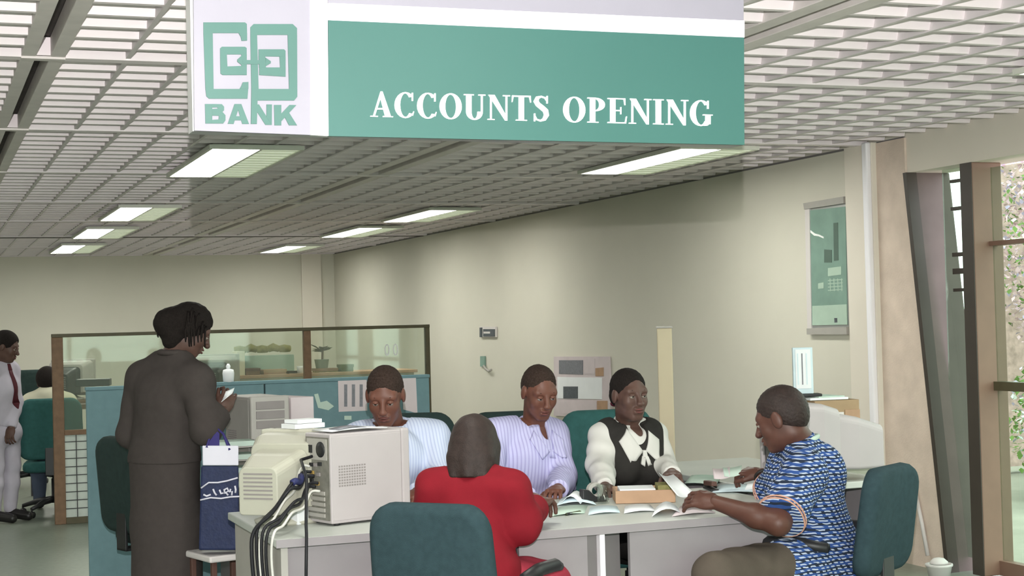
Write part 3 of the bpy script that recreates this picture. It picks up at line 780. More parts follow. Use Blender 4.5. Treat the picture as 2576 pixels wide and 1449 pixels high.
shrub('flowering_shrub', (9.85, 11.35, 2.1), (.8, .7, 1.3), 5200, (('leafp', .62), ('leafg', .22), ('leafl', .16)), 'tall pink flowering shrub seen through the right window', 3)
shrub('garden_shrub', (9.15, 10.6, .55), (.6, .6, .7), 3000, (('leafg', .6), ('paper', .25), ('leafl', .15)), 'low green shrub with white flowers outside the right window', 4)
m = MB(); m.box((9.8, 12.6, -.05), (16, 12.8, 3.2)); ob('trim_garden_wall', m, MAT['stone'], kind='structure')

# ------------------------------------------------------------------ hanging sign
YS = 3.0
SG = lambda px, py, dy=0.0: on(px, py, 1, YS - dy)
sign = root('hanging_sign', (1.1, YS + .02, 1.88), 'big hanging sign board, green with white lettering and a square green logo', 'sign')


def slabpoly(name, pts, mat, t0, t1, parent=None, bevel=0):
    """flat piece of the sign; t0 = distance of its back, t1 = of its front from the sign plane"""
    m = MB(); m.prism([SG(x, y) + V3(0, -t0, 0) for x, y in pts], (0, -(t1 - t0), 0)); return ob(name, m, mat, parent or sign, bevel=bevel)


zl, zr = SG(485, 330), SG(1866, 366); ztop = CEIL - .02
# carcass: box with its foot on the two lower corners, up to the ceiling
m = MB(); m.hexa([zl + V3(0, 0, .0), zr, zr + V3(0, .05, 0), zl + V3(0, .05, 0), V3(zl[0], YS, ztop), V3(zr[0], YS, ztop), V3(zr[0], YS + .05, ztop), V3(zl[0], YS + .05, ztop)]); ob('carcass', m, MAT['alu'], sign)
yt = -420
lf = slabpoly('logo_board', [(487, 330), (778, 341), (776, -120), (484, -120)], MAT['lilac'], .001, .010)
slabpoly('white_divider', [(778, 341), (822, 344), (819, -120), (776, -120)], MAT['white'], .001, .014)
slabpoly('white_band', [(822, 54), (1865, 97), (1865, 55), (822, 11)], MAT['white'], .001, .014)
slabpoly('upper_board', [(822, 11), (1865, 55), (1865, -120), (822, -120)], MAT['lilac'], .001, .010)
gb = slabpoly('green_board', [(823, 344), (1866, 366), (1865, 97), (822, 54)], MAT['sgreen'], .001, .012)
m = MB()
for x in (640, 1700):
    p = SG(x, -118); m.tube([V3(p[0], YS + .05, p[2]), V3(p[0], YS + .05, CEIL - .004)], .006, 8)
ob('hanger_rod', m, MAT['alu'], sign)


def ell(cx, cy, ax, ay, bx, by, a0, a1, n=14):
    out = []
    for i in range(n):
        t0, t1 = math.radians(a0 + (a1 - a0) * i / n), math.radians(a0 + (a1 - a0) * (i + 1) / n)
        out.append([(cx + ax * math.cos(t0), cy + ay * math.sin(t0)), (cx + ax * math.cos(t1), cy + ay * math.sin(t1)), (cx + bx * math.cos(t1), cy + by * math.sin(t1)), (cx + bx * math.cos(t0), cy + by * math.sin(t0))])
    return out


def bar(x0, x1, y0, y1): return [[(x0, y0), (x1, y0), (x1, y1), (x0, y1)]]


def stroke(pts, ws):
    out = []; pts = [np.array(p, float) for p in pts]; nm = []
    for i in range(len(pts)):
        t = pts[min(i + 1, len(pts) - 1)] - pts[max(i - 1, 0)]; t = t / np.linalg.norm(t); nm.append(np.array([-t[1], t[0]]))
    for i in range(len(pts) - 1):
        a, b = pts[i], pts[i + 1]; out.append([tuple(a + nm[i] * ws[i] / 2), tuple(b + nm[i + 1] * ws[i + 1] / 2), tuple(b - nm[i + 1] * ws[i + 1] / 2), tuple(a - nm[i] * ws[i] / 2)])
    return out


CC = ell(.38, .49, .37, .51, .18, .46, 42, 318, 18) + bar(.60, .645, .66, .98)
GLY = {
    'A': (.78, [[(.10, .03), (.165, .03), (.40, .86), (.36, 1.0)], [(.36, 1.0), (.43, 1.0), (.72, .03), (.52, .03), (.335, .84)]] + bar(.2, .52, .29, .35) + bar(.01, .27, 0, .04) + bar(.44, .79, 0, .04)),
    'C': (.72, CC + [[(.60, .12), (.66, .26), (.68, .24), (.64, .08)]]),
    'O': (.78, ell(.39, .49, .38, .51, .19, .46, 0, 360, 26)),
    'U': (.76, bar(.09, .27, .3, .95) + bar(.60, .66, .3, .95) + ell(.375, .31, .285, .33, .105, .27, 180, 360, 14)[:] + bar(.01, .35, .94, .985) + bar(.51, .75, .94, .985)),
    'N': (.78, bar(.10, .155, .03, .96) + [[(.04, .985), (.25, .985), (.69, .10), (.69, -.01), (.62, -.01)]] + bar(.635, .69, .0, .96) + bar(.01, .25, 0, .04) + bar(.54, .78, .94, .985)),
    'T': (.68, bar(.25, .43, .03, .95) + bar(.02, .66, .93, .985) + [[(.02, .93), (.07, .93), (.03, .72), (.01, .72)], [(.66, .93), (.61, .93), (.65, .72), (.67, .72)]] + bar(.15, .53, 0, .04)),
    'S': (.58, stroke([(.49, .80), (.42, .92), (.29, .965), (.16, .92), (.11, .78), (.18, .65), (.32, .53), (.44, .41), (.47, .25), (.39, .08), (.26, .02), (.12, .07), (.06, .22)], [.04, .06, .07, .13, .17, .17, .18, .18, .17, .13, .07, .06, .04]) + bar(.47, .51, .70, 1.0) + bar(.04, .08, -.01, .30)),
    'P': (.64, bar(.10, .28, .03, .96) + ell(.27, .715, .34, .265, .15, .215, -90, 90, 14) + bar(.01, .39, 0, .04) + bar(.01, .28, .94, .985)),
    'E': (.68, bar(.10, .28, .03, .96) + bar(.01, .60, .94, .985) + bar(.01, .62, 0, .045) + bar(.28, .48, .475, .525) + bar(.45, .48, .36, .64) + [[(.56, .985), (.61, .985), (.62, .72), (.595, .72)], [(.60, 0), (.64, 0), (.67, .28), (.645, .28)]]),
    'I': (.38, bar(.10, .28, .03, .96) + bar(.01, .37, 0, .04) + bar(.01, .37, .945, .985)),
    'G': (.80, CC + bar(.54, .71, .06, .42) + bar(.45, .78, .40, .44) + [[(.54, .06), (.71, .06), (.71, .14), (.62, .01), (.5, -.01)]]),
}


def text_row(s, xs, ya, yb, ys, h, parent, mat, t0, t1):
    """letters between picture columns xs on the sign; baseline from ya to yb"""
    tot = sum(.40 if c == ' ' else GLY[c][0] + .055 for c in s); x = 0
    for c in s:
        if c == ' ': x += .40; continue
        m = MB(); wd, polys = GLY[c]
        for i_, pl in enumerate(polys):
            q = []
            for gx, gy in pl:
                u = (x + gx) / tot; px = xs[0] + (xs[1] - xs[0]) * u; py = ya + (yb - ya) * u - gy * (h + ys * u); q.append(SG(px, py) + V3(0, -t0, 0))
            m.prism(q, (0, -(t1 - t0) - .00012 * (i_ % 7), 0))
        ob('letter', m, mat, parent); x += wd + .055


text_row('ACCOUNTS OPENING', (926, 1790), 296, 319, 0, 64, gb, MAT['letter'], .012, .015)
Z7 = lambda x, y: (480 + x / 4.39, 20 + y / 4.39)


def logo(name, polys):
    m = MB()
    for i, pl in enumerate(polys): m.prism([SG(*Z7(*p)) + V3(0, -.010, 0) for p in pl], (0, -.0022 - .0003 * i, 0))
    return ob(name, m, MAT['lgreen'], lf)


def arcpts(cx, cy, r, a0, a1, n=5): return [(cx + r * math.cos(math.radians(a0 + (a1 - a0) * i / n)), cy + r * math.sin(math.radians(a0 + (a1 - a0) * i / n))) for i in range(n + 1)]


logo('logo_letter', [[(128, 172), (585, 172), (606, 190), (608, 290), (230, 290), (128, 285)], [(128, 285), (230, 290), (240, 905), (150, 910)], [(150, 908), (240, 905), (620, 905), (612, 1012), (190, 1012), (160, 985)],
                     [(515, 290), (608, 290), (608, 372), (548, 376), (538, 330)], [(525, 905), (622, 905), (622, 828), (560, 832), (545, 870)]])
logo('logo_ring', [[(330, 440), (585, 440), (604, 455), (604, 525), (312, 525), (312, 458)], [(312, 525), (385, 525), (392, 660), (314, 660)], [(314, 660), (604, 650), (604, 752), (340, 752), (316, 735)], [(545, 525), (604, 525), (604, 652), (545, 655)], [(545, 540), (545, 640), (500, 605), (500, 580)]])
logo('logo_letter', [[(645, 225), (680, 190), (1110, 190), (1158, 235), (1158, 310), (645, 310)], [(645, 310), (718, 310), (735, 905), (655, 905)], [(1055, 310), (1158, 310), (1160, 905), (1070, 905)], [(655, 905), (1160, 905), (1160, 990), (1125, 1032), (690, 1032), (658, 1010)], [(655, 905), (725, 905), (715, 1290), (650, 1290)]])
logo('logo_ring', [[(735, 468), (1015, 468), (1032, 485), (1032, 550), (735, 545)], [(965, 550), (1032, 550), (1032, 670), (972, 668)], [(742, 668), (1032, 668), (1032, 770), (742, 752)], [(735, 545), (808, 545), (815, 670), (740, 670)], [(812, 562), (868, 600), (868, 622), (812, 655)], [(560, 588), (770, 588), (770, 632), (560, 632)]])
B_ = [[(145, 1070), (225, 1070), (225, 1285), (150, 1285)], [(225, 1070), (330, 1072), (355, 1100), (355, 1140), (335, 1160), (225, 1160), (225, 1125), (285, 1120), (285, 1108), (225, 1108)],
      [(225, 1160), (340, 1160), (370, 1195), (370, 1250), (345, 1285), (225, 1285), (225, 1245), (295, 1240), (298, 1200), (225, 1198)]]
logo('letter', B_)
logo('letter', [[(470, 1070), (545, 1070), (630, 1290), (555, 1290), (510, 1135), (460, 1290), (395, 1288)], [(440, 1205), (570, 1205), (575, 1250), (430, 1250)]])
logo('letter', [[(715, 1075), (740, 1075), (880, 1300), (810, 1300), (715, 1150)], [(822, 1075), (882, 1075), (880, 1300), (822, 1215)]])
logo('letter', [[(905, 1080), (985, 1080), (985, 1305), (910, 1305)], [(985, 1175), (1075, 1080), (1150, 1082), (985, 1260)], [(1010, 1190), (1070, 1165), (1158, 1305), (1070, 1305)]])

# ------------------------------------------------------------------ things on the right wall
po = root('wall_poster', on(2085, 838, 0, XR), 'tall framed teal calendar poster on the cream wall by the window', 'poster')
W_ = lambda px, py, d=0.0: on(px, py, 0, XR - .004 - d)


def wallpiece(name, pts, mat, t0, t1, parent):
    m = MB(); m.prism([W_(x, y) + V3(-t0, 0, 0) for x, y in pts], (-(t1 - t0), 0, 0)); return ob(name, m, mat, parent)


Z6 = lambda x, y: (1960 + x / 3.623, 470 + y / 3.623)
q = lambda *pts: [Z6(*p) for p in pts]
wallpiece('board', q((262, 180), (625, 120), (650, 1330), (285, 1320)), MAT['alu'], 0, .012, po)
wallpiece('print', q((300, 215), (622, 180), (640, 1255), (318, 1262)), MAT['poster'], .012, .015, po)
wallpiece('top_rail', q((255, 150), (622, 88), (624, 150), (262, 205)), MAT['greyplastic'], .012, .03, po)
wallpiece('bottom_rail', q((285, 1290), (650, 1275), (652, 1345), (287, 1345)), MAT['greyplastic'], .012, .03, po)
wallpiece('side_rail', q((258, 195), (298, 185), (318, 1320), (280, 1322)), MAT['bin'], .012, .02, po)
wallpiece('lower_block', q((322, 1085), (636, 1070), (640, 1255), (324, 1262)), MAT['posterlt'], .015, .017, po)
wallpiece('dark_block', q((515, 330), (555, 325), (560, 670), (520, 675)), MAT['posterdk'], .015, .017, po)
wallpiece('dark_block', q((430, 570), (500, 575), (500, 690), (430, 690)), MAT['posterdk'], .015, .0165, po)
wallpiece('pale_block', q((465, 740), (585, 725), (585, 800), (465, 815)), MAT['posterlt'], .015, .017, po)
wallpiece('pale_block', q((375, 880), (425, 870), (425, 925), (375, 930)), MAT['posterlt'], .015, .017, po)
for k in range(4): wallpiece('grid_line', q((465, 850 + k * 30), (600, 840 + k * 30), (600, 848 + k * 30), (465, 858 + k * 30)), MAT['posterlt'], .015, .017, po)
for k in range(4): wallpiece('grid_line', q((480 + k * 35, 835), (488 + k * 35, 835), (492 + k * 35, 950), (484 + k * 35, 950)), MAT['posterlt'], .015, .0165, po)
wallpiece('white_flourish', q((305, 395), (345, 425), (385, 435), (425, 455), (425, 470), (380, 450), (340, 445), (305, 415)), MAT['letter'], .015, .018, po)
wallpiece('small_mark', q((525, 1195), (550, 1195), (552, 1235), (527, 1237)), MAT['inkd'], .017, .019, po)
sw = root('wall_switch', on(1232, 845, 0, XR), 'small black and white switch plate on the cream wall', 'switch')
wallpiece('plate', [(1211, 822), (1251, 822), (1251, 848), (1211, 848)], MAT['bin'], 0, .02, sw); wallpiece('dark_face', [(1222, 828), (1250, 828), (1250, 846), (1222, 846)], MAT['inkd'], .02, .03, sw)
wallpiece('label_strip', [(1224, 834), (1240, 834), (1240, 839), (1224, 839)], MAT['bin'], .03, .033, sw); wallpiece('edge_clip', [(1213, 824), (1218, 824), (1218, 848), (1213, 848)], MAT['inkd'], .02, .03, sw)
hk = root('wall_hook', on(1226, 935, 0, XR), 'pale hook plate with a short grey cord below the switch', 'hook')
wallpiece('plate', [(1211, 896), (1222, 896), (1222, 922), (1211, 922)], MAT['poster'], 0, .015, hk); m = MB(); m.tube([W_(1217, 920, .02), W_(1222, 928, .03), W_(1230, 934, .03), W_(1236, 930, .02)], .012, 6); ob('cord', m, MAT['greyplastic'], hk, True)
nb = root('notice_board', on(1468, 1042, 0, XR), 'pin board with grey and pink printed sheets behind the seated clerks', 'notice board')
wallpiece('board', [(1398, 897), (1536, 897), (1542, 1048), (1398, 1046)], MAT['paperp'], 0, .02, nb)
for pts, mt in (([(1412, 906), (1472, 906), (1472, 942), (1412, 940)], 'ink'), ([(1478, 902), (1502, 902), (1502, 940), (1478, 940)], 'paperp'), ([(1504, 926), (1524, 924), (1524, 946), (1504, 946)], 'card'), ([(1408, 948), (1520, 950), (1520, 1004), (1408, 1002)], 'paper'), ([(1424, 972), (1460, 972), (1460, 1002), (1424, 1002)], 'inkd'), ([(1412, 1010), (1506, 1010), (1506, 1040), (1412, 1040)], 'paperp'), ([(1508, 1008), (1534, 1008), (1534, 1042), (1508, 1042)], 'card')):
    wallpiece('sheet', pts, MAT[mt], .02 + (.004 if mt in ('inkd',) else 0), .024 + (.004 if mt in ('inkd',) else 0), nb)
m = MB(); a = on(2300, 1225, 0, XR - .03); b = on(2318, 1310, 0, XR - .03); c = on(2334, 1398, 0, XR - .03); m.tube([a, b, c], .012, 8); ob('white_conduit', m, MAT['bin'], None, True, label='thin white conduit running down the tan wall beside the window', cat='pipe')
p = on(2362, 1500, 0, 5.25); bn = root('waste_bin', (5.3, 7.9, 0), 'white plastic bin at the foot of the tan wall', 'bin')
pz = on(2362, 1418, 0, 5.3); m = MB(); m.lathe([(.055, 0), (.07, pz[2] - .015), (.076, pz[2] - .012), (.076, pz[2]), (.066, pz[2]), (.06, pz[2] - .03), (.05, .02)], (pz[0], pz[1], 0), 20); bn.location = (pz[0], pz[1], 0); WL[bn.name] = V3(pz[0], pz[1], 0); ob('tub', m, MAT['bin'], bn, True)
m = MB(); m.lathe([(.05, 0), (.05, .012), (.03, .03), (.01, .034)], (pz[0], pz[1], pz[2]), 20); ob('lid', m, MAT['bin'], bn, True)
# narrow cream screen standing edge-on
a = P(1652, 826, 8.8); sx, sy = a[0], a[1]
ns = root('cream_screen', (sx, sy, 0), 'narrow cream upright panel standing edge-on before the wall', 'screen')
d = unit(V3(a[0], a[1], 0)); pr = V3(d[1], -d[0], 0); Rm = np.stack([pr, d, V3(0, 0, 1)], 1)
m = MB(); m.box((0, 0, .06), (.085, .5, a[2]), Rm, (sx, sy, 0)); ob('panel', m, MAT['cream'], ns, bevel=.006); m = MB(); m.box((-.004, -.006, a[2] - .0), (.089, .506, a[2] + .008), Rm, (sx, sy, 0)); ob('cap', m, MAT['greyplastic'], ns)
for k in (.03, .42): m = MB(); m.box((-.12, k, 0), (.2, k + .05, .06), Rm, (sx, sy, 0)); ob('foot', m, MAT['black'], ns, bevel=.008)

# ------------------------------------------------------------------ screens between the work places
YT = 8.9
tl = on(215, 975, 1, YT); tr_ = on(1081, 941, 1, YT); ztop = (tl[2] + tr_[2]) / 2
t = root('office_screen', ((tl[0] + tr_[0]) / 2, YT, 0), 'long low teal fabric screen behind the computers', 'screen')
nP = 2
for k in range(nP):
    xa = tl[0] + (tr_[0] - tl[0]) * k / nP; xb = tl[0] + (tr_[0] - tl[0]) * (k + 1) / nP
    m = MB(); m.box((xa + .004, YT, .05), (xb - .004, YT + .05, ztop - .02)); ob('fabric_panel', m, MAT['tealscreen'], t, bevel=.006)
m = MB(); m.box((tl[0], YT - .004, ztop - .02), (tr_[0], YT + .054, ztop)); ob('cap_rail', m, MAT['tealscreen'], t, bevel=.004)
for x in (tl[0] + .05, (tl[0] + tr_[0]) / 2, tr_[0] - .1): m = MB(); m.box((x, YT - .15, 0), (x + .05, YT + .2, .05)); ob('foot', m, MAT['black'], t, bevel=.008)
S_ = lambda px, py, d: on(px, py, 1, YT - d)


def pinned(pts, mt, label, lines=0, ink='ink'):
    m = MB(); m.prism([S_(x, y, .001) for x, y in pts], (0, -.002, 0)); o = ob('pinned_sheet', m, MAT[mt], None, label=label, cat='paper', group='sheets pinned to the teal screen')
    (x0, y0), (x1, y1) = pts[0], pts[2]
    for k in range(lines):
        u = x0 + (x1 - x0) * (k + .8) / (lines + .8); m = MB(); m.prism([S_(u, y0 + 12, .003), S_(u + 8, y0 + 12, .003), S_(u + 8, y1 - 10, .003), S_(u, y1 - 10, .003)], (0, -.0008, 0)); ob('print_column', m, MAT[ink], o)
    return o


pinned([(850, 955), (922, 953), (924, 1033), (852, 1036)], 'paperp', 'large pinkish printed sheet on the teal screen left of the clerk', 3)
pinned([(1012, 948), (1046, 950), (1050, 1040), (1014, 1030)], 'paperp', 'pinkish sheet on the teal screen right of the clerk')
pinned([(790, 992), (800, 990), (806, 1012), (822, 1008), (840, 1022), (826, 1032), (800, 1026)], 'papers', 'torn pale scrap of paper on the teal screen')
pinned([(866, 1046), (884, 1046), (884, 1056), (866, 1056)], 'papers', 'tiny pale tag near the foot of the pinned sheets')

YG = 12.74
gx0, gx1 = on(130, 850, 1, YG)[0], on(1081, 832, 1, YG)[0]; gtop = 1.475
g = root('glazed_screen', ((gx0 + gx1) / 2, YG, 0), 'brown framed glass screen in front of the back office', 'screen')
xm = on(773, 838, 1, YG)[0]
for x0, x1, mt in ((gx0, gx0 + .085, 'wood'), (xm - .03, xm + .03, 'wood'), (gx1 - .035, gx1, 'darkframe')):
    m = MB(); m.box((x0, YG, 0), (x1, YG + .06, gtop)); ob('post', m, MAT[mt], g, bevel=.004)
m = MB(); m.box((gx0, YG - .005, gtop), (gx1, YG + .065, gtop + .028)); ob('top_rail', m, MAT['darkframe'], g, bevel=.003)
for x0, x1 in ((gx0 + .085, xm - .03), (xm + .03, gx1 - .035)):
    m = MB(); m.box((x0, YG + .026, .74), (x1, YG + .034, gtop)); ob('pane', m, MAT['pglass'], g)
    m = MB(); m.box((x0, YG, .70), (x1, YG + .06, .74)); ob('middle_rail', m, MAT['wood'], g, bevel=.003)
    m = MB(); m.box((x0, YG, .0), (x1, YG + .06, .05)); ob('bottom_rail', m, MAT['darkframe'], g, bevel=.003)
    m = MB(); m.box((x0, YG + .03, .05), (x1, YG + .036, .70)); ob('lower_pane', m, MAT['frosted'], g)
bb_ = root('grille', (0, 0, 0)); bpy.data.objects.remove(bb_)
x0 = gx0 + .085
for k in range(12): m = MB(); m.box((x0 + .085 + k * .085, YG + .012, .05), (x0 + .091 + k * .085, YG + .022, .70)); ob('grille_bar', m, MAT['black'], g)
for k in range(9): m = MB(); m.box((x0, YG + .022, .115 + k * .066), (x0 + 1.05, YG + .030, .121 + k * .066)); ob('grille_bar', m, MAT['black'], g)

# counter behind the glass and the things standing on it
cy = 14.1; cx0, cx1 = 2.35, 4.4; cz = 1.08
ct = root('back_counter', ((cx0 + cx1) / 2, cy + .25, 0), 'long pale counter behind the glass screen', 'counter')
m = MB(); m.box((cx0, cy, cz - .03), (cx1, cy + .5, cz)); ob('worktop', m, MAT['card'], ct, bevel=.004); m = MB(); m.box((cx0 + .03, cy + .03, 0), (cx1 - .03, cy + .47, cz - .03)); ob('carcass', m, MAT['beige'], ct)
for k in range(3): m = MB(); xx = cx0 + .05 + k * .66; m.box((xx, cy + .015, .08), (xx + .62, cy + .03, cz - .06)); ob('door', m, MAT['beige'], ct, bevel=.003)
K = lambda px, py: on(px, py, 1, cy + .15)


def cbox(name, x0, x1, yt, mat, label, cat, dep=.2, yb=None, bev=.004, lid=None):
    a, b = K(x0, yt), K(x1, yt); zb = cz
    m = MB(); m.box((a[0], cy + .08, zb), (b[0], cy + .08 + dep, max(a[2], zb + .01))); r = ob(name, m, mat, bevel=bev, label=label, cat=cat)
    if lid is not None: m = MB(); m.box((a[0] - .004, cy + .074, a[2] - .022), (b[0] + .004, cy + .086 + dep, a[2] + .004)); ob('lid', m, lid, r)
    return r


cbox('file_box', 592, 612, 884, MAT['creamshirt'], 'pale upright file at the left end of the back counter', 'file', .22)
cbox('archive_box', 615, 650, 928, MAT['wood'], 'brown box on the back counter left of centre', 'box', .2, lid=MAT['maroon'])
cbox('folder_stack', 660, 716, 931, MAT['card'], 'low stack of tan folders on the back counter', 'folders', .2, lid=MAT['cardd'])
cbox('storage_tin', 722, 742, 934, MAT['olive'], 'small dark tin on the back counter by the glass screen post', 'tin', .12, lid=MAT['black'])
cbox('dark_box', 853, 884, 918, MAT['olive'], 'square olive green box on the right end of the back counter', 'box', .14, lid=MAT['olive'])
cbox('ledger_row', 790, 845, 928, MAT['browngreen'], 'brown green row of ledgers on the back counter right of the post', 'ledgers', .14, lid=MAT['wood'])
p = K(755, 948); m = MB(); m.lathe([(.03, 0), (.036, .05), (.036, .066), (.03, .066), (.026, .01)], (p[0], cy + .12, cz), 16); r_ = ob('white_mug', m, MAT['paper'], None, True, label='white mug on the back counter beside the glass screen post', cat='mug'); m = MB(); m.tube([V3(p[0] + .034, cy + .12, cz + .055), V3(p[0] + .06, cy + .12, cz + .045), V3(p[0] + .06, cy + .12, cz + .025), V3(p[0] + .034, cy + .12, cz + .015)], .006, 6); ob('handle', m, MAT['paper'], r_, True)
# wall shelf with bundles above that counter
sh = root('hanging_shelf', (3.0, cy + .4, 1.2), 'sage shelf unit with a brown green bundle behind the glass', 'shelf')
a, b = K(618, 922), K(750, 892); m = MB(); m.box((a[0], cy + .32, cz), (b[0], cy + .46, b[2])); ob('cabinet', m, MAT['sage'], sh, bevel=.004)
a, b = K(600, 890), K(742, 868)
for k in range(5):
    m = MB(); x = a[0] + (b[0] - a[0]) * k / 5; m.tube([V3(x, cy + .36, b[2] - .035), V3(x + .05, cy + .35, b[2] - .03 + .015 * (k % 2)), V3(x + (b[0] - a[0]) / 5, cy + .36, b[2] - .035)], [.03, .038, .03], 8); ob('bundle', m, MAT['browngreen'], sh, True)
pp = K(812, 888); pl = root('potted_plant', (pp[0], cy + .2, cz), 'dark leaved plant at the top right behind the glass screen post', 'plant')
m = MB(); m.lathe([(.05, 0), (.07, .12), (.075, .12), (.065, .12), (.05, .02)], (pp[0], cy + .2, cz), 16); ob('pot', m, MAT['sage'], pl, True)
m = MB(); m.tube([V3(pp[0], cy + .2, cz + .05), V3(pp[0] + .01, cy + .2, cz + .2)], .01, 6); ob('stem', m, MAT['stem'], pl, True)
gg = np.random.default_rng(5)
for k in range(16):
    a = gg.uniform(0, 6.28); e = gg.uniform(-.1, .5); b0 = V3(pp[0] + .01, cy + .2, cz + .2); d = V3(math.cos(a) * math.cos(e), .6 * math.sin(a) * math.cos(e), math.sin(e)); s_ = unit(np.cross(d, V3(0, 0, 1))); l = gg.uniform(.09, .16)
    m = MB(); m.add([b0, b0 + d * l * .5 + s_ * .028 + V3(0, 0, .012), b0 + d * l, b0 + d * l * .5 - s_ * .028 + V3(0, 0, .012), b0 + d * l * .5 - V3(0, 0, .004)], [(0, 1, 4), (1, 2, 4), (2, 3, 4), (3, 0, 4), (0, 3, 2, 1)]); ob('leaf', m, MAT['plantdk'], pl)
st_ = on(985, 880, 1, YG + .024)
for k, dx in enumerate((0, .075)):
    m = MB(); 
    for pl_ in ell(0, 0, .022, .05, .014, .04, 0, 360, 14): m.prism([V3(st_[0] + dx - .04 + x, YG + .024, st_[2] + y) for x, y in pl_], (0, -.003, 0))
    ob('glass_sticker', m, MAT['paper'], g)

# ------------------------------------------------------------------ office chairs


def rrect(w_, h_, r, n=5, taper=0.0):
    out = []
    for cx, cz_, a0 in ((w_ / 2 - r, h_ - r, 0), (-w_ / 2 + r, h_ - r, 90), (-w_ / 2 + r, r, 180), (w_ / 2 - r, r, 270)):
        for i in range(n + 1):
            a = math.radians(a0 + 90 * i / n); x, z = cx + r * math.cos(a), cz_ + r * math.sin(a)
            out.append((x * (1 - taper * z / h_), z))
    return out


def pad(w_, h_, th, r, curve=.02, taper=0.0, rings=((1.0, .28), (.985, .1), (.95, 0))):
    """upholstered pad: rounded outline, crowned faces; local x across, z up, y thickness"""
    ol = rrect(w_, h_, r, 6, taper); n = len(ol); m = MB(); cxy = (0, h_ / 2)
    lay = [(.0, -th / 2 - curve * .0, .0), (.86, -th / 2, 1), (.96, -th * .42, 1), (1.0, -th * .18, 1), (1.0, th * .18, 1), (.96, th * .42, 1), (.86, th / 2, 1)]
    vs = []
    for s, y, _ in lay[1:]:
        for x, z in ol: vs.append(V3(x * s, y + curve * ((x / (w_ / 2)) ** 2), cxy[1] + (z - cxy[1]) * (s if s > .9 else s)))
    k = len(lay) - 1
    fs = [(i * n + j, i * n + (j + 1) % n, (i + 1) * n + (j + 1) % n, (i + 1) * n + j) for i in range(k - 1) for j in range(n)]
    c0 = len(vs); vs += [V3(0, -th / 2 - .006, h_ / 2), V3(0, th / 2 + .004, h_ / 2)]
    fs += [(j, c0, (j + 1) % n) for j in range(n)] + [((k - 1) * n + (j + 1) % n, c0 + 1, (k - 1) * n + j) for j in range(n)]
    return m.add(vs, [f[::-1] for f in fs])


def xf(m, Rm, t): m.v = [tuple(np.asarray(Rm) @ np.asarray(p) + np.asarray(t)) for p in m.v]; return m


def rotx(a): c, s = math.cos(a), math.sin(a); return np.array([(1, 0, 0), (0, c, -s), (0, s, c)])


def rotz(a): c, s = math.cos(a), math.sin(a); return np.array([(c, -s, 0), (s, c, 0), (0, 0, 1)])


def office_chair(loc, rz, label, mat, back=(.46, .46, .50), tilt=.14, arms=True, group='teal office chairs', seat_z=.46):
    """faces local +y; back = width, foot height, height of the backrest"""
    t = root('office_chair', (0, 0, 0), label, 'chair', group)
    bw, bz, bh = back
    m = xf(pad(bw, bh, .075, .09, -.02, .06), rotx(tilt), (0, -.235, bz)); ob('backrest', m, mat, t, True)
    m = xf(pad(.48, .47, .085, .09, 0), rotx(-math.pi / 2), (0, -.235, seat_z - .01)); ob('seat', m, mat, t, True)
    m = MB(); m.box((-.05, -.29, seat_z - .075), (.05, -.275, bz + .25)); m.box((-.05, -.29, seat_z - .075), (.05, .05, seat_z - .06)); ob('back_bracket', m, MAT['black'], t, bevel=.004)
    m = MB(); m.lathe([(.045, 0), (.045, .03), (.026, .04), (.026, .2), (.018, .2), (.018, seat_z - .17)], (0, 0, .1), 16); ob('gas_column', m, MAT['black'], t, True)
    for k in range(5):
        a = 2 * math.pi * k / 5 + .3; e = V3(math.cos(a) * .28, math.sin(a) * .28, .075)
        m = MB(); m.tube([V3(0, 0, .13), lerp(V3(0, 0, .13), e, .5) + V3(0, 0, .012), e], [.028, .024, .016], 8); lg = ob('leg', m, MAT['black'], t, True)
        m = MB(); s_ = V3(-math.sin(a), math.cos(a), 0) * .018; c_ = V3(e[0], e[1], .028)
        for sg in (-1, 1): m.tube([c_ + s_ * sg * .4, c_ + s_ * sg], .027, 10)
        m.tube([e + V3(0, 0, -.002), c_ + V3(0, 0, .012)], .009, 6); ob('caster', m, MAT['black'], lg, True)
    if arms:
        for sg in (-1, 1):
            x = sg * .275; m = MB(); m.tube([V3(sg * .16, -.05, seat_z - .055), V3(x, -.05, seat_z - .055), V3(x + sg * .004, -.06, seat_z + .08), V3(x, -.05, seat_z + .2)], .014, 8); ar = ob('armrest', m, MAT['black'], t, True)
            m = MB(); m.tube([V3(x, -.17, seat_z + .205), V3(x, -.05, seat_z + .216), V3(x, .08, seat_z + .212), V3(x, .12, seat_z + .2)], [.018, .024, .024, .016], 8); ob('arm_pad', m, MAT['black'], ar, True)
    t.location = (float(loc[0]), float(loc[1]), 0); t.rotation_euler = (0, 0, rz); return t


def chair_at(px, py, zc, yaw, *a, **k):
    """floor centre below a picture point; yaw as for heads: 0 faces the lens, + picture right"""
    p = P(px, py, zc); c = unit(V3(-p[0], -p[1], 0)); rr = V3(-c[1], c[0], 0); h = c * math.cos(math.radians(yaw)) + rr * math.sin(math.radians(yaw))
    return office_chair(p, math.atan2(-h[0], h[1]), *a, **k)


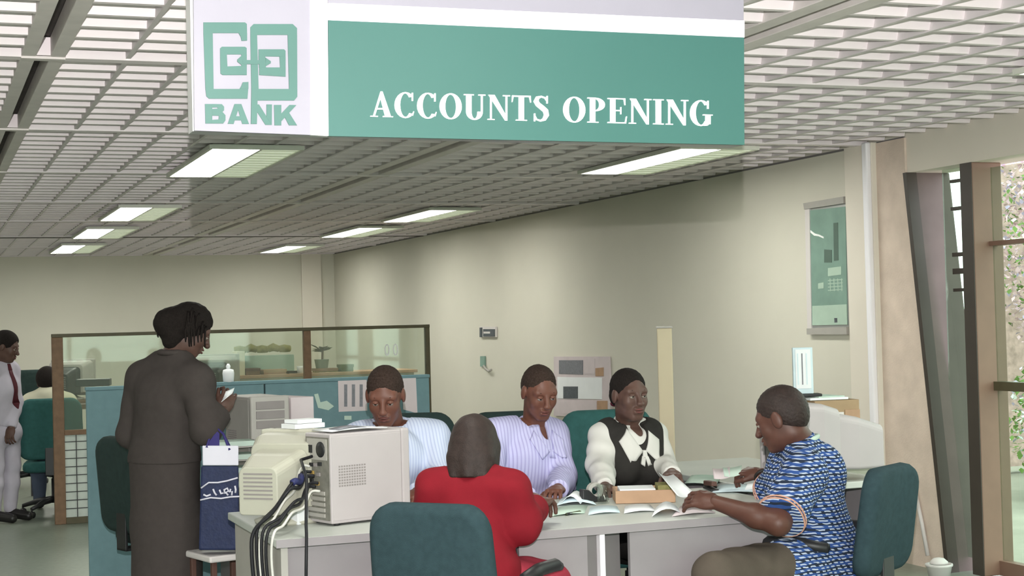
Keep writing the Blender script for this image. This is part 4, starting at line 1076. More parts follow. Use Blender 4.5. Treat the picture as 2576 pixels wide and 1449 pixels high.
chair_at(1192, 1400, 5.42, 152, 'teal office chair nearest the camera, seen from behind under the woman in red', MAT['teal'], back=(.475, .42, .49), tilt=.13, seat_z=.445)
chair_at(2062, 1400, 6.12, -116, 'teal office chair of the man in the blue patterned shirt', MAT['teal'], back=(.44, .50, .42), tilt=.16, seat_z=.42)
chair_at(1322, 1300, 7.3, 12, 'dark high backed chair of the man in the lavender shirt', MAT['darkteal'], back=(.44, .48, .59), tilt=.14, arms=False, seat_z=.40)
chair_at(1582, 1300, 7.42, 18, 'teal high backed chair of the woman in the black vest', MAT['teal2'], back=(.50, .48, .58), tilt=.14, arms=False, seat_z=.40)
chair_at(1020, 1300, 7.2, -6, 'dark teal chair of the clerk behind the computer tower', MAT['darkteal'], back=(.46, .48, .60), tilt=.14, arms=False, seat_z=.40)
chair_at(432, 1300, 8.12, 118, 'dark green chair half hidden by the standing woman', MAT['darkteal'], back=(.44, .47, .50), tilt=.1)
chair_at(136, 1150, 12.95, 176, 'teal chair at the far left behind the brown post', MAT['teal2'], back=(.52, .48, .50), tilt=.1, seat_z=.42)
chair_at(78, 1000, 15.4, 10, 'dark chair back just visible beyond the man at the far left', MAT['darkteal'], back=(.50, .60, .55), tilt=.05)

# ------------------------------------------------------------------ desks


def ydir(p, yaw):
    c = unit(V3(-p[0], -p[1], 0)); rr = V3(-c[1], c[0], 0); return c * math.cos(math.radians(yaw)) + rr * math.sin(math.radians(yaw))


def yrz(p, yaw): h = ydir(p, yaw); return math.atan2(-h[0], h[1])


DT = .75
da = root('computer_desk', (1.6, 5.9, 0), 'left pale grey desk carrying the computer tower and monitor', 'desk')
m = MB(); m.box((1.165, 5.47, DT - .03), (1.975, 6.4, DT)); ob('desk_top', m, MAT['desktop'], da, bevel=.004)
m = MB(); m.box((1.165, 5.466, DT - .03), (1.975, 5.4705, DT - .001)); ob('edge_band', m, MAT['desk'], da)
m = MB(); m.box((1.21, 5.54, .0), (1.97, 5.56, DT - .03)); ob('modesty_panel', m, MAT['desk'], da)
m = MB(); m.box((1.19, 5.51, .0), (1.215, 6.38, DT - .03)); ob('side_panel', m, MAT['greyplastic'], da)
m = MB(); m.box((1.95, 5.58, .0), (1.972, 6.38, DT - .03)); ob('side_panel', m, MAT['greyplastic'], da)
db = root('counter_desk', (2.6, 5.7, 0), 'middle pale grey desk covered with papers, in front of the two clerks', 'desk')
m = MB(); m.box((1.985, 5.19, DT - .03), (3.24, 6.12, DT)); ob('desk_top', m, MAT['desktop'], db, bevel=.004)
m = MB(); m.box((1.985, 5.186, DT - .03), (3.24, 5.1905, DT - .001)); ob('edge_band', m, MAT['desk'], db)
m = MB(); m.box((2.0, 5.24, 0), (2.268, 5.26, DT - .03)); ob('modesty_panel', m, MAT['desk'], db)
m = MB(); m.box((2.268, 5.245, 0), (2.308, 5.262, DT - .03)); ob('filler', m, MAT['deskgrey'], db)
m = MB(); m.box((2.308, 5.215, 0), (2.328, 6.1, DT - .03)); ob('side_panel', m, MAT['white'], db)
m = MB(); m.box((2.33, 5.33, 0), (2.44, 5.35, DT - .03)); ob('recess_panel', m, MAT['deskgrey'], db)
m = MB(); m.box((2.44, 5.24, 0), (3.22, 5.26, DT - .03)); ob('modesty_panel', m, MAT['desk'], db)
m = MB(); m.box((3.2, 5.262, 0), (3.222, 6.1, DT - .03)); ob('side_panel', m, MAT['desk'], db)
dc = root('side_desk', (3.8, 6.6, 0), 'pale desk at right carrying the big monitor and the carton', 'desk')
m = MB(); m.box((3.40, 5.95, DT - .03), (4.10, 7.3, DT)); ob('desk_top', m, MAT['desktop'], dc, bevel=.004)
for x in (3.42, 4.05): m = MB(); m.box((x, 6.0, 0), (x + .025, 7.26, DT - .03)); ob('side_panel', m, MAT['desk'], dc)
m = MB(); m.box((3.445, 7.2, .1), (4.05, 7.22, DT - .03)); ob('modesty_panel', m, MAT['desk'], dc)
q0 = P(640, 1222, 7.75)
dd = root('back_desk', (q0[0], q0[1], 0), 'desk behind the left monitor, mostly hidden, below the teal screen', 'desk')
m = MB(); m.box((q0[0] - .13, q0[1] - .3, DT - .03), (q0[0] + .9, q0[1] + .4, DT)); ob('desk_top', m, MAT['desktop'], dd, bevel=.004)
for x in (q0[0] - .11, q0[0] + .86): m = MB(); m.box((x, q0[1] - .32, 0), (x + .022, q0[1] + .38, DT - .03)); ob('side_panel', m, MAT['desk'], dd)

# ------------------------------------------------------------------ computers


def frustum(m, x0, z0, z1, ya, x1, za, zb, yb_):
    return m.hexa([V3(-x0, ya, z0), V3(x0, ya, z0), V3(x1, yb_, za), V3(-x1, yb_, za), V3(-x0, ya, z1), V3(x0, ya, z1), V3(x1, yb_, zb), V3(-x1, yb_, zb)])


def monitor(loc, rz, w_, h_, dep, label, mat, mat2=None, tilt=0.0, group=None):
    """cathode ray tube monitor; the screen faces local +y"""
    t = root('monitor', (0, 0, 0), label, 'monitor', group); mat2 = mat2 or mat; zb = .036; Rt = rotx(tilt)
    X = lambda m: xf(m, Rt, (0, 0, zb))
    m = MB(); o_, i_ = w_ / 2, w_ / 2 - .028
    m.box((-o_, -.05, 0), (o_, .0, h_)); m.box((-o_, 0, 0), (-i_, .022, h_)); m.box((i_, 0, 0), (o_, .022, h_)); m.box((-i_, 0, 0), (i_, .022, .04)); m.box((-i_, 0, h_ - .03), (i_, .022, h_))
    ob('bezel', X(m), mat, t, bevel=.008, seg=3)
    m = MB(); n = 8; vs = []
    for i in range(n + 1):
        for j in range(n + 1):
            u, v = i / n * 2 - 1, j / n * 2 - 1; vs.append(V3(u * i_, .004 + .012 * (1 - .5 * u * u - .5 * v * v), (.04 + h_ - .03) / 2 + v * (h_ - .07) / 2))
    m.add(vs, [(i * (n + 1) + j, i * (n + 1) + j + 1, (i + 1) * (n + 1) + j + 1, (i + 1) * (n + 1) + j)[::-1] for i in range(n) for j in range(n)]); ob('screen', X(m), MAT['screenglass'], t, True)
    d1 = dep * .38; m = MB(); vs = []; secs = ((-.05, .985, .012, h_ - .01), (-.05 - d1 * .5, .93, .018, h_ - .018), (-.05 - d1, .78, .03, h_ - .045))
    def sec(y, s, za, zt, n=5, r=.035):
        hw = o_ * s; out = []
        for cx, cz_, a0 in ((hw - r, zt - r, 0), (-hw + r, zt - r, 90), (-hw + r * .4, za + r * .4, 180), (hw - r * .4, za + r * .4, 270)):
            rr = r if a0 < 180 else r * .4
            for k in range(n + 1): a = math.radians(a0 + 90 * k / n); out.append(V3(cx + rr * math.cos(a), y, cz_ + rr * math.sin(a)))
        return out
    def loft(secs, name, mt, par=t):
        m = MB(); rg = [sec(*s) for s in secs]; n = len(rg[0]); vs = [p for r in rg for p in r]
        fs = [(i * n + k, i * n + (k + 1) % n, (i + 1) * n + (k + 1) % n, (i + 1) * n + k) for i in range(len(rg) - 1) for k in range(n)] + [tuple(range(n))[::-1], tuple((len(rg) - 1) * n + k for k in range(n))]
        m.add(vs, fs); return ob(name, X(m), mt, par, bevel=.004)
    loft(secs, 'housing', mat)
    yr = -.05 - d1 - .003; ye = -dep
    rc_ = loft(((yr, .68, .02, h_ - .065), (yr - (dep - d1) * .35, .63, .015, h_ - .085), (ye, .48, .015, h_ * .62)), 'rear_cover', mat2)
    m = MB()
    for k in range(7): z = .075 + k * (h_ * .5 - .05) / 7; m.box((-o_ * .36, ye - .002, z), (o_ * .36, ye + .004, z + .006))
    ob('vent_slot', X(m), MAT['slot'], rc_)
    m = MB()
    for sg in (-1, 1):
        for k in range(5): z = .09 + k * .022; m.box((sg * o_ * .53 - .004, ye + .07, z), (sg * o_ * .53 + .004, ye + .16, z + .005))
    ob('side_vent', X(m), MAT['slot'], rc_)
    m = MB(); m.lathe([(.13, 0), (.135, .012), (.08, .03), (.06, zb + .01)], (0, -.14, 0), 24); ob('base', m, mat, t, True)
    t.location = tuple(float(v) for v in loc); t.rotation_euler = (0, 0, rz); return t


def tower(loc, rz, w_, l_, h_, label, mat, group=None, slotside=False):
    """computer tower; front faces local +y, ports on the back (-y), a vent patch on the side panel"""
    t = root('computer_tower', (0, 0, 0), label, 'computer', group)
    m = MB(); m.box((-w_ / 2, -l_ / 2, .008), (w_ / 2, l_ / 2 - .02, h_)); ob('case', m, mat, t, bevel=.005)
    m = MB(); m.box((-w_ / 2 - .003, l_ / 2 - .02, .004), (w_ / 2 + .003, l_ / 2 + .018, h_ + .003)); fr = ob('front_bezel', m, mat, t, bevel=.009, seg=3)
    for k in range(3): m = MB(); m.box((-.072, l_ / 2 + .016, h_ - .06 - k * .046), (.072, l_ / 2 + .022, h_ - .022 - k * .046)); ob('drive_cover', m, MAT['slot'] if slotside else mat, fr, bevel=.002)
    m = MB(); m.lathe([(.012, 0), (.012, .006), (.009, .008)], (0, 0, 0), 14); xf(m, rotx(-math.pi / 2), (0, l_ / 2 + .016, h_ - .2)); ob('power_button', m, MAT['slot'], fr, True)
    for sg in (-1, 1):
        m = MB(); m.box((sg * w_ / 2 - .0015, -l_ / 2 + .006, .02), (sg * w_ / 2 + .0015, l_ / 2 - .024, h_ - .012)); sp = ob('side_panel', m, mat, t, bevel=.001)
        m = MB()
        for i in range(8):
            for j in range(11):
                y = -l_ * .40 + j * l_ * .033; z = h_ * .42 + i * .0105; m.box((sg * w_ / 2 - .002, y, z), (sg * w_ / 2 + .0022, y + .0075, z + .0062))
        ob('vent_hole', m, MAT['slot'], sp, kind='stuff')
    m = MB(); m.box((-w_ / 2 + .008, -l_ / 2 - .002, .02), (w_ / 2 - .008, -l_ / 2 + .002, h_ - .014)); bp = ob('back_plate', m, MAT['portgrey'], t)
    m = MB(); m.box((-.07, -l_ / 2 - .005, h_ - .10), (.07, -l_ / 2 - .001, h_ - .02)); ob('power_supply', m, MAT['greyplastic'], bp)
    m = MB(); m.lathe([(.03, 0), (.03, .004), (.012, .006)], (0, 0, 0), 18); xf(m, rotx(math.pi / 2), (.03, -l_ / 2 - .004, h_ - .06)); ob('fan_grille', m, MAT['black'], bp, True)
    m = MB(); m.box((-.06, -l_ / 2 - .008, h_ - .075), (-.03, -l_ / 2 - .003, h_ - .045)); ob('power_socket', m, MAT['black'], bp)
    for k, (x, z, c) in enumerate(((-.05, .22, 'black'), (-.02, .22, 'slot'), (.01, .225, 'black'), (-.045, .19, 'brass'), (0, .185, 'slot'), (-.05, .16, 'black'), (-.01, .15, 'brass'))):
        m = MB(); m.box((x, -l_ / 2 - .009, z), (x + .022, -l_ / 2 - .002, z + .014)); ob('port', m, MAT[c], bp, bevel=.001)
    for k in range(5): m = MB(); m.box((-.066, -l_ / 2 - .006, .03 + k * .021), (.05, -l_ / 2 - .002, .044 + k * .021)); ob('slot_cover', m, MAT['greyplastic'], bp)
    m = MB()
    for x in (-.07, .07):
        for y in (-l_ * .4, l_ * .4): m.lathe([(.012, 0), (.014, .009)], (x, y, 0), 10)
    ob('foot', m, MAT['black'], t, True)
    t.location = tuple(float(v) for v in loc); t.rotation_euler = (0, 0, rz); return t


c0 = on(835, 1325, 2, DT); h = ydir(c0, 122); n_ = ydir(c0, 32); TW, TL, TH = .18, .345, .347
tc_ = c0 + h * TL / 2 - n_ * TW / 2; TC = tc_
tower(tc_, yrz(c0, 122), TW, TL, TH, 'pale computer tower with vented side panel standing on the left desk', MAT['beige2'])
b0 = on(772, 1300, 2, DT)
monitor(b0 + V3(0, 0, 0), yrz(b0, 151), .345, .315, .37, 'cream tube monitor with its back to the camera, left of the tower', MAT['beige'])
b1 = P(648, 1218, 7.6); b1[2] = DT
tower(b1, yrz(b1, 20), .19, .36, .425, 'grey computer tower with dark drive slots behind the left monitor', MAT['greyplastic'], slotside=True)
b2 = P(727, 1218, 7.75); b2[2] = DT
m = MB(); m.box((-.065, -.15, 0), (.065, .15, .41)); t = root('archive_file', b2, 'grey upright file case right of the grey computer tower', 'file'); xf(m, rotz(.3), b2); ob('case', m, MAT['paperp'], t, bevel=.004)
m = MB(); m.box((-.045, -.156, .06), (.045, -.149, .30)); xf(m, rotz(.3), b2); ob('label_card', m, MAT['ink'], t)
b3 = P(1965, 1205, 7.0); b3[2] = DT
monitor(b3, yrz(b3, -68), .40, .335, .46, 'large pale tube monitor behind the man in the blue patterned shirt', MAT['beige2'])
cc = P(80, 1010, 14.4)
for px, py, zc, yw, lb in ((188, 1010, 14.3, 160, 'grey monitor beyond the glass screen, left of the standing woman'), (545, 1000, 13.25, 170, 'grey monitor beyond the glass screen, right of the standing woman')):
    pm = P(px, py, zc); pm[2] = .9 if px < 300 else .93
    td = root('back_table', (pm[0], pm[1], 0), 'table under the ' + lb, 'table'); m = MB(); m.box((pm[0] - .4, pm[1] - .3, pm[2] - .03), (pm[0] + .45, pm[1] + .35, pm[2])); ob('table_top', m, MAT['wood'], td, bevel=.004)
    for dx in (-.38, .41):
        for dy_ in (-.28, .31): m = MB(); m.box((pm[0] + dx, pm[1] + dy_, 0), (pm[0] + dx + .03, pm[1] + dy_ + .03, pm[2] - .03)); ob('leg', m, MAT['black'], td)
    monitor(pm, yrz(pm, yw), .40, .33, .42, lb, MAT['greyplastic'], MAT['black'])
pk = P(236, 962, 13.3); m = MB(); m.box((-.14, -.1, -.03), (.14, .1, .03)); xf(m, rotz(-.2), pk); kb = ob('printer_lid', m, MAT['black'], None, bevel=.006)
kb.name = 'black_printer'; tag(kb, 'flat black device seen over the left end of the teal screen', 'printer')
m = MB(); m.box((pk[0] - .1, pk[1] - .07, .9), (pk[0] + .1, pk[1] + .07, pk[2] - .03)); ob('body', m, MAT['black'], kb, bevel=.004)
pt = root('small_stand', (pk[0], pk[1], 0), 'dark stand under the flat black device', 'stand'); m = MB(); m.box((pk[0] - .14, pk[1] - .12, .86), (pk[0] + .14, pk[1] + .12, .9)); ob('top', m, MAT['wood'], pt)
for dx in (-.13, .11):
    for dy_ in (-.11, .09): m = MB(); m.box((pk[0] + dx, pk[1] + dy_, 0), (pk[0] + dx + .02, pk[1] + dy_ + .02, .86)); ob('leg', m, MAT['black'], pt)

# things lying on the computers
p = P(760, 1078, 6.2); zt = DT + .036 + .315
m = MB(); m.box((-.07, -.05, 0), (.07, .05, .018)); m.box((-.055, -.045, .02), (.06, .05, .034)); xf(m, rotz(.35), (b0[0] + .0, b0[1] + .03, zt + .001)); ob('paper_pad', m, MAT['paper'], None, label='white pad lying on top of the cream tube monitor', cat='pad')
tz = DT + TH + .006
H_, N_ = h, n_
Q = lambda a, b, z=0: TC + H_ * a + N_ * b + V3(0, 0, TH + .006 + z)
m = MB(); m.sheet(Q(-.15, .07), Q(.10, .075), Q(.10, -.07), Q(-.15, -.075), .003, 6, .006); ob('paper_sheet', m, MAT['paper'], None, True, label='white sheet lying on top of the computer tower', cat='paper')
m = MB(); m.sheet(Q(-.13, .085, .006), Q(.02, .06, .006), Q(.04, -.02, .006), Q(-.12, .0, .006), .002, 6, .008); ob('folded_leaflet', m, MAT['ink'], None, True, label='grey leaflet on the sheet on top of the tower', cat='leaflet')

# cables from the back of the tower down the side of the desk
back = TC - H_ * TL / 2
CB = lambda x, z: back + N_ * x + V3(0, 0, z) - H_ * .012
ends = []
for k, (x, z, r, mt, mid, low) in enumerate(((-.03, .20, .006, 'cable', (735, 1215, 5.75), (652, 1322, 5.75)), (-.01, .185, .0075, 'cable', (728, 1232, 5.72), (640, 1335, 5.72)), (.02, .16, .006, 'cable', (742, 1262, 5.68), (665, 1330, 5.62)),
                                             (.0, .145, .006, 'cable', (728, 1280, 5.66), (676, 1335, 5.6)), (-.04, .22, .005, 'cablewhite', (715, 1260, 5.74), (660, 1340, 5.7)), (.03, .13, .005, 'cablewhite', (735, 1290, 5.66), (690, 1340, 5.55)))):
    a = CB(x, z); b = P(*mid); c = P(*low); e = c.copy(); e[2] = .18; e2 = e + V3(.02 * (k - 2), .05, -.16)
    pts = [a, a - H_ * .04, lerp(a, b, .6) - V3(0, 0, .012), b, lerp(b, c, .5) - V3(0, 0, .01), c, lerp(c, e, .15) + V3(-.012, 0, 0), lerp(c, e, .5), e, e2]
    # smooth through the points
    sp = []
    for i in range(len(pts) - 1):
        p0, p1, p2, p3 = pts[max(i - 1, 0)], pts[i], pts[i + 1], pts[min(i + 2, len(pts) - 1)]
        for j in range(5): u = j / 5; sp.append(.5 * ((2 * p1) + (p2 - p0) * u + (2 * p0 - 5 * p1 + 4 * p2 - p3) * u * u + (3 * p1 - p0 - 3 * p2 + p3) * u ** 3))
    sp.append(pts[-1])
    m = MB(); m.tube(sp, r, 7); o = ob('computer_cable', m, MAT[mt], None, True, label=('%s cable hanging from the tower, %s of its bundle' % ('black' if mt == 'cable' else 'white', ('uppermost', 'second', 'third', 'fourth', 'upper white', 'lower white')[k])), cat='cable', group='cables behind the computer tower')
    if k == 0: m = MB(); m.tube(sp[7:16], .013, 8); ob('cable_sleeve', m, MAT['cableblue'], o, True)
a = CB(-.02, .26); pts = [a, a - H_ * .05 - V3(0, 0, .01), P(771, 1200, 5.62), P(770, 1320, 5.56), P(771, 1342, 5.53), P(771, 1362, 5.50), P(770, 1449, 5.5), P(768, 1600, 5.52)]
m = MB(); m.tube(pts, .006, 7); ob('power_cable', m, MAT['cable'], None, True, label='single black cable running straight down over the front edge of the left desk', cat='cable')
p = on(718, 1318, 2, DT); m = MB(); m.ball((0, 0, .018), (.022, .032, .018), 12, 8); xf(m, rotz(.5), p); r_ = ob('computer_mouse', m, MAT['beige'], None, True, label='small round white mouse on the left desk among the cables', cat='mouse')
m = MB(); m.tube([p + V3(0, .03, .012), p + V3(.03, .08, .006), p + V3(.06, .14, .005)], .0025, 6); ob('cord', m, MAT['cablewhite'], r_, True)
p = on(750, 1318, 2, DT); m = MB(); m.box((-.028, -.03, 0), (.028, .03, .085)); xf(m, rotz(.5), p); r_ = ob('paper_cup_box', m, MAT['paper'], None, bevel=.004, label='small white carton standing between the cables and the tower', cat='carton'); m = MB(); m.box((-.03, -.032, .078), (.03, .032, .088)); xf(m, rotz(.5), p); ob('lid', m, MAT['paperp'], r_)

# paper trays left of the back tower
p = P(588, 1150, 7.3)
tr0 = root('letter_tray', (p[0], p[1], DT), 'stack of pale letter trays right of the navy bag', 'tray')
for k in range(4):
    z = DT + .012 + k * .062; m = MB(); m.box((p[0] - .09, p[1] - .06, z), (p[0] + .1, p[1] + .1, z + .006)); m.box((p[0] - .09, p[1] - .06, z), (p[0] - .085, p[1] + .1, z + .03)); m.box((p[0] + .095, p[1] - .06, z), (p[0] + .1, p[1] + .1, z + .03)); ob('tray_level', m, MAT['greyplastic'], tr0)
    m = MB(); m.box((p[0] - .08, p[1] - .065, z + .007), (p[0] + .09, p[1] + .09, z + .03)); ob('paper_stack', m, MAT['papers'], tr0)

# ------------------------------------------------------------------ things on the middle desk
D_ = lambda x, y, dz=0.0: on(x, y, 2, DT + .001 + dz)


def flat(name, pts, mt, label, dz=0.0, curl=.006, th=.0015, cat='paper', group=None):
    m = MB(); m.sheet(*[D_(x, y, dz) for x, y in pts], th, 6, curl, V3(0, 0, 1)); return ob(name, m, MAT[mt], None, True, label=label, cat=cat, group=group)


flat('paper_sheet', ((1385, 1300), (1470, 1292), (1478, 1272), (1402, 1278)), 'papers', 'greenish sheet on the middle desk nearest the woman in red')
flat('paper_sheet', ((1400, 1272), (1500, 1270), (1482, 1252), (1412, 1254)), 'paperb', 'bluish sheet under the hands of the man in lavender', .002, .014)
flat('paper_sheet', ((1412, 1266), (1460, 1268), (1474, 1256), (1430, 1250)), 'paper', 'white crumpled sheet beside the hands of the man in lavender', .006, .03)
flat('paper_sheet', ((1480, 1296), (1560, 1290), (1552, 1274), (1484, 1278)), 'paperb', 'bluish sheet flat near the middle of the desk front')
flat('paper_sheet', ((1570, 1292), (1650, 1286), (1636, 1270), (1572, 1274)), 'paper', 'white sheet before the wooden tray', .001)
flat('paper_sheet', ((1640, 1300), (1712, 1290), (1702, 1274), (1650, 1278)), 'paper', 'white sheet with a raised edge below the hand of the man in blue', .003, .022)
flat('paper_sheet', ((1690, 1300), (1800, 1290), (1770, 1272), (1712, 1274)), 'paperp', 'pinkish sheet under the forearm of the man in blue')
p0, p1 = D_(1425, 1294, .004), D_(1462, 1286, .004); m = MB(); m.tube([p0, lerp(p0, p1, .9), p1], [.005, .005, .001], 8); r_ = ob('pen', m, MAT['olive'], None, True, label='dark pen lying on the greenish sheet', cat='pen'); m = MB(); m.tube([p0, lerp(p0, p1, .35)], .0058, 8); ob('cap', m, MAT['black'], r_, True)
a, b = D_(1549, 1268), D_(1700, 1264); bk = b - a; L = np.linalg.norm(bk); ux = bk / L; uy = np.cross(V3(0, 0, 1), ux); Rb = np.stack([ux, uy, V3(0, 0, 1)], 1)
wt = root('wooden_tray', a + bk * .5, 'brown wooden tray on the desk before the woman in the vest', 'tray'); hh = .052
for lo, hi in (((0, 0, 0), (L, .012, hh)), ((0, .18, 0), (L, .192, hh)), ((0, .012, 0), (.012, .18, hh)), ((L - .012, .012, 0), (L, .18, hh))): m = MB(); m.box(lo, hi, Rb, a); ob('side', m, MAT['card'], wt, bevel=.003)
m = MB(); m.box((.012, .012, 0), (L - .012, .18, .008), Rb, a); ob('bottom', m, MAT['card'], wt)
m = MB(); m.box((.02, .02, .0085), (L * .68, .17, hh + .004), Rb, a); ob('paper_stack', m, MAT['paper'], None, bevel=.002, label='white forms filling the wooden tray', cat='forms')
m = MB(); m.box((L * .72, .03, .0085), (L * .95, .16, hh + .016), Rb, a); ob('banknote_bundle', m, MAT['browngreen'], None, bevel=.003, label='brown green bundle of notes at the right end of the wooden tray', cat='bundle')
p = D_(1490, 1262); td_ = root('tape_dispenser', p, 'small black tape dispenser between the two clerks', 'tape dispenser')
m = MB(); m.prism([p + V3(-.05, -.02, 0), p + V3(.06, -.02, 0), p + V3(.05, -.02, .02), p + V3(.01, -.02, .022), p + V3(-.02, -.02, .05), p + V3(-.05, -.02, .055)], (0, .04, 0)); ob('body', m, MAT['black'], td_, bevel=.004)
m = MB()
for pl_ in ell(0, 0, .034, .034, .018, .018, 0, 360, 18): m.prism([p + V3(.012 + x, -.012, .046 + z) for x, z in pl_], (0, .024, 0))
ob('tape_roll', m, MAT['greyplastic'], td_)
p = D_(1518, 1266); m = MB(); m.lathe([(.024, 0), (.03, .075), (.03, .078), (.026, .078), (.021, .006)], p, 18); r_ = ob('drinking_glass', m, MAT['tumbler'], None, True, label='clear drinking glass beside the white sleeve of the woman in the vest', cat='glass')

# slip of paper between the woman in the vest and the man in blue, and the notes in his far hand
m = MB(); m.sheet(P(1656, 1188, 6.5), P(1694, 1193, 6.58), P(1747, 1240, 6.0), P(1704, 1246, 5.95), .0012, 8, .012); ob('paper_slip', m, MAT['paper'], None, True, label='white slip passed from the woman in the vest to the man in blue', cat='paper')
m = MB(); m.sheet(P(1818, 1176, 6.62), P(1866, 1170, 6.62), P(1862, 1194, 6.56), P(1822, 1198, 6.56), .0012, 8, .006); nt_ = ob('banknote', m, MAT['papers'], None, True, label='pale green note in the far hand of the man in blue', cat='banknote')
m = MB(); m.sheet(P(1792, 1178, 6.635), P(1836, 1174, 6.62), P(1836, 1200, 6.56), P(1796, 1204, 6.565), .0012, 8, .006); ob('banknote', m, MAT['paperp'], None, True, label='pinkish note at the tip of the far hand of the man in blue', cat='banknote')
flat('paper_sheet', ((1722, 1216), (1800, 1222), (1815, 1200), (1740, 1196)), 'papers', 'pale green sheet on the side desk near the white slip')
flat('paper_sheet', ((1790, 1240), (1925, 1240), (1925, 1222), (1812, 1220)), 'paperb', 'bluish sheet on the side desk in front of the man in blue')
flat('paper_sheet', ((1858, 1236), (1935, 1232), (1930, 1204), (1876, 1206)), 'paper', 'white form on the side desk under the far arm of the man in blue', .002)
pc = on(1788, 1232, 2, DT); sp_ = root('stapler', pc, 'black stapler lying on the side desk', 'stapler')
Rs = np.stack([unit(on(1820, 1246, 2, DT) - on(1756, 1218, 2, DT)), unit(np.cross(V3(0, 0, 1), unit(on(1820, 1246, 2, DT) - on(1756, 1218, 2, DT)))), V3(0, 0, 1)], 1)
m = MB(); m.box((-.075, -.018, 0), (.075, .018, .010), Rs, pc); ob('base', m, MAT['black'], sp_, bevel=.003); m = MB(); m.hexa([pc + Rs @ V3(*v) for v in ((-.075, -.015, .012), (.07, -.013, .022), (.07, .013, .022), (-.075, .015, .012), (-.075, -.015, .034), (.07, -.011, .042), (.07, .011, .042), (-.075, .015, .034))]); ob('arm', m, MAT['maroon'], sp_, bevel=.004)

# carton, papers and leaflet stand behind the monitor
ca, cb = P(2022, 1105, 7.95), P(2142, 1105, 7.95); ctop = P(2080, 1004, 7.95)[2]
Rc = rotz(-.15); cx_ = (ca + cb) / 2; cw = np.linalg.norm(cb - ca) * .98
cab = root('low_cabinet', (cx_[0], cx_[1], 0), 'pale low cabinet under the brown carton', 'cabinet')
m = MB(); m.box((-.21, -.17, .06), (.21, .2, DT - .02), Rc, (cx_[0], cx_[1], 0)); ob('carcass', m, MAT['beige'], cab, bevel=.003); m = MB(); m.box((-.22, -.19, DT - .02), (.22, .21, DT), Rc, (cx_[0], cx_[1], 0)); ob('top', m, MAT['desktop'], cab, bevel=.003)
for sg in (-1, 1): m = MB(); m.box((sg * .105 - .1, -.185, .08), (sg * .105 + .1, -.17, DT - .04), Rc, (cx_[0], cx_[1], 0)); dr_ = ob('door', m, MAT['beige'], cab, bevel=.002); m = MB(); m.box((sg * .02 - .006, -.2, .4), (sg * .02 + .006, -.185, .5), Rc, (cx_[0], cx_[1], 0)); ob('handle', m, MAT['alu'], dr_)
m = MB(); m.box((-.2, -.15, 0), (.2, .19, .06), Rc, (cx_[0], cx_[1], 0)); ob('plinth', m, MAT['black'], cab)
cn = root('carton', (cx_[0], cx_[1], DT), 'brown open carton of files behind the big monitor at right', 'carton')
for lo, hi in (((-cw / 2, -.13, 0), (cw / 2, -.122, ctop - DT)), ((-cw / 2, .13, 0), (cw / 2, .138, ctop - DT)), ((-cw / 2, -.122, 0), (-cw / 2 + .008, .13, ctop - DT)), ((cw / 2 - .008, -.122, 0), (cw / 2, .13, ctop - DT)), ((-cw / 2, -.122, 0), (cw / 2, .13, .008))):
    m = MB(); m.box(lo, hi, Rc, (cx_[0], cx_[1], DT)); ob('wall_panel', m, MAT['cardd'], cn, bevel=.002)
m = MB(); m.box((-cw / 2 + .01, -.142, .01), (.03, -.131, ctop - DT - .06), Rc, (cx_[0], cx_[1], DT)); ob('label_sheet', m, MAT['bin'], cn)
m = MB(); m.box((.04, -.136, .0), (cw / 2, -.1305, ctop - DT - .05), Rc, (cx_[0], cx_[1], DT)); ob('dark_patch', m, MAT['card'], cn)
m = MB(); m.box((-cw / 2 - .02, -.12, 0), (cw * .28, .10, .012), Rc, (cx_[0], cx_[1], ctop + .002)); tp = ob('paper_stack', m, MAT['paper'], None, bevel=.002, label='white papers lying across the top of the brown carton', cat='papers')
m = MB(); m.box((-cw / 2 + .02, -.10, .0122), (cw * .2, .08, .018), rotz(-.05), (cx_[0], cx_[1], ctop + .002)); ob('top_sheet', m, MAT['papers'], tp)
la, lb_, lt = P(1996, 986, 7.9), P(2046, 986, 7.9), P(2020, 874, 7.9)
lx = unit(lb_ - la); lz0 = ctop + .02; lw = np.linalg.norm(lb_ - la)
ls = root('leaflet_stand', ((la + lb_)[0] / 2, (la + lb_)[1] / 2, lz0), 'tall pale blue leaflet stand with a black foot on the brown carton', 'stand')
ly = V3(-lx[1], lx[0], 0); Rl = np.stack([unit(V3(lx[0], lx[1], 0)), unit(ly), V3(0, 0, 1)], 1); lc = V3((la + lb_)[0] / 2, (la + lb_)[1] / 2, lz0)
m = MB(); m.box((-lw * .55, -.05, 0), (lw * .85, .05, .014), Rl, lc); ob('foot', m, MAT['black'], ls, bevel=.004)
m = MB(); m.box((-lw / 2, -.012, .014), (lw / 2, .012, lt[2] - lz0), Rl, lc); ob('holder', m, MAT['paperb'], ls, bevel=.003)
m = MB(); m.box((-lw * .38, -.016, .04), (lw * .38, -.0125, lt[2] - lz0 - .01), Rl, lc); lf_ = ob('leaflet', m, MAT['paper'], ls)
for k in range(3): m = MB(); m.box((-lw * (.3 - k * .22), -.0172, .06), (-lw * (.24 - k * .22), -.0162, lt[2] - lz0 - .03), Rl, lc); ob('print_column', m, MAT['paperb'] if k != 1 else MAT['ink'], lf_)

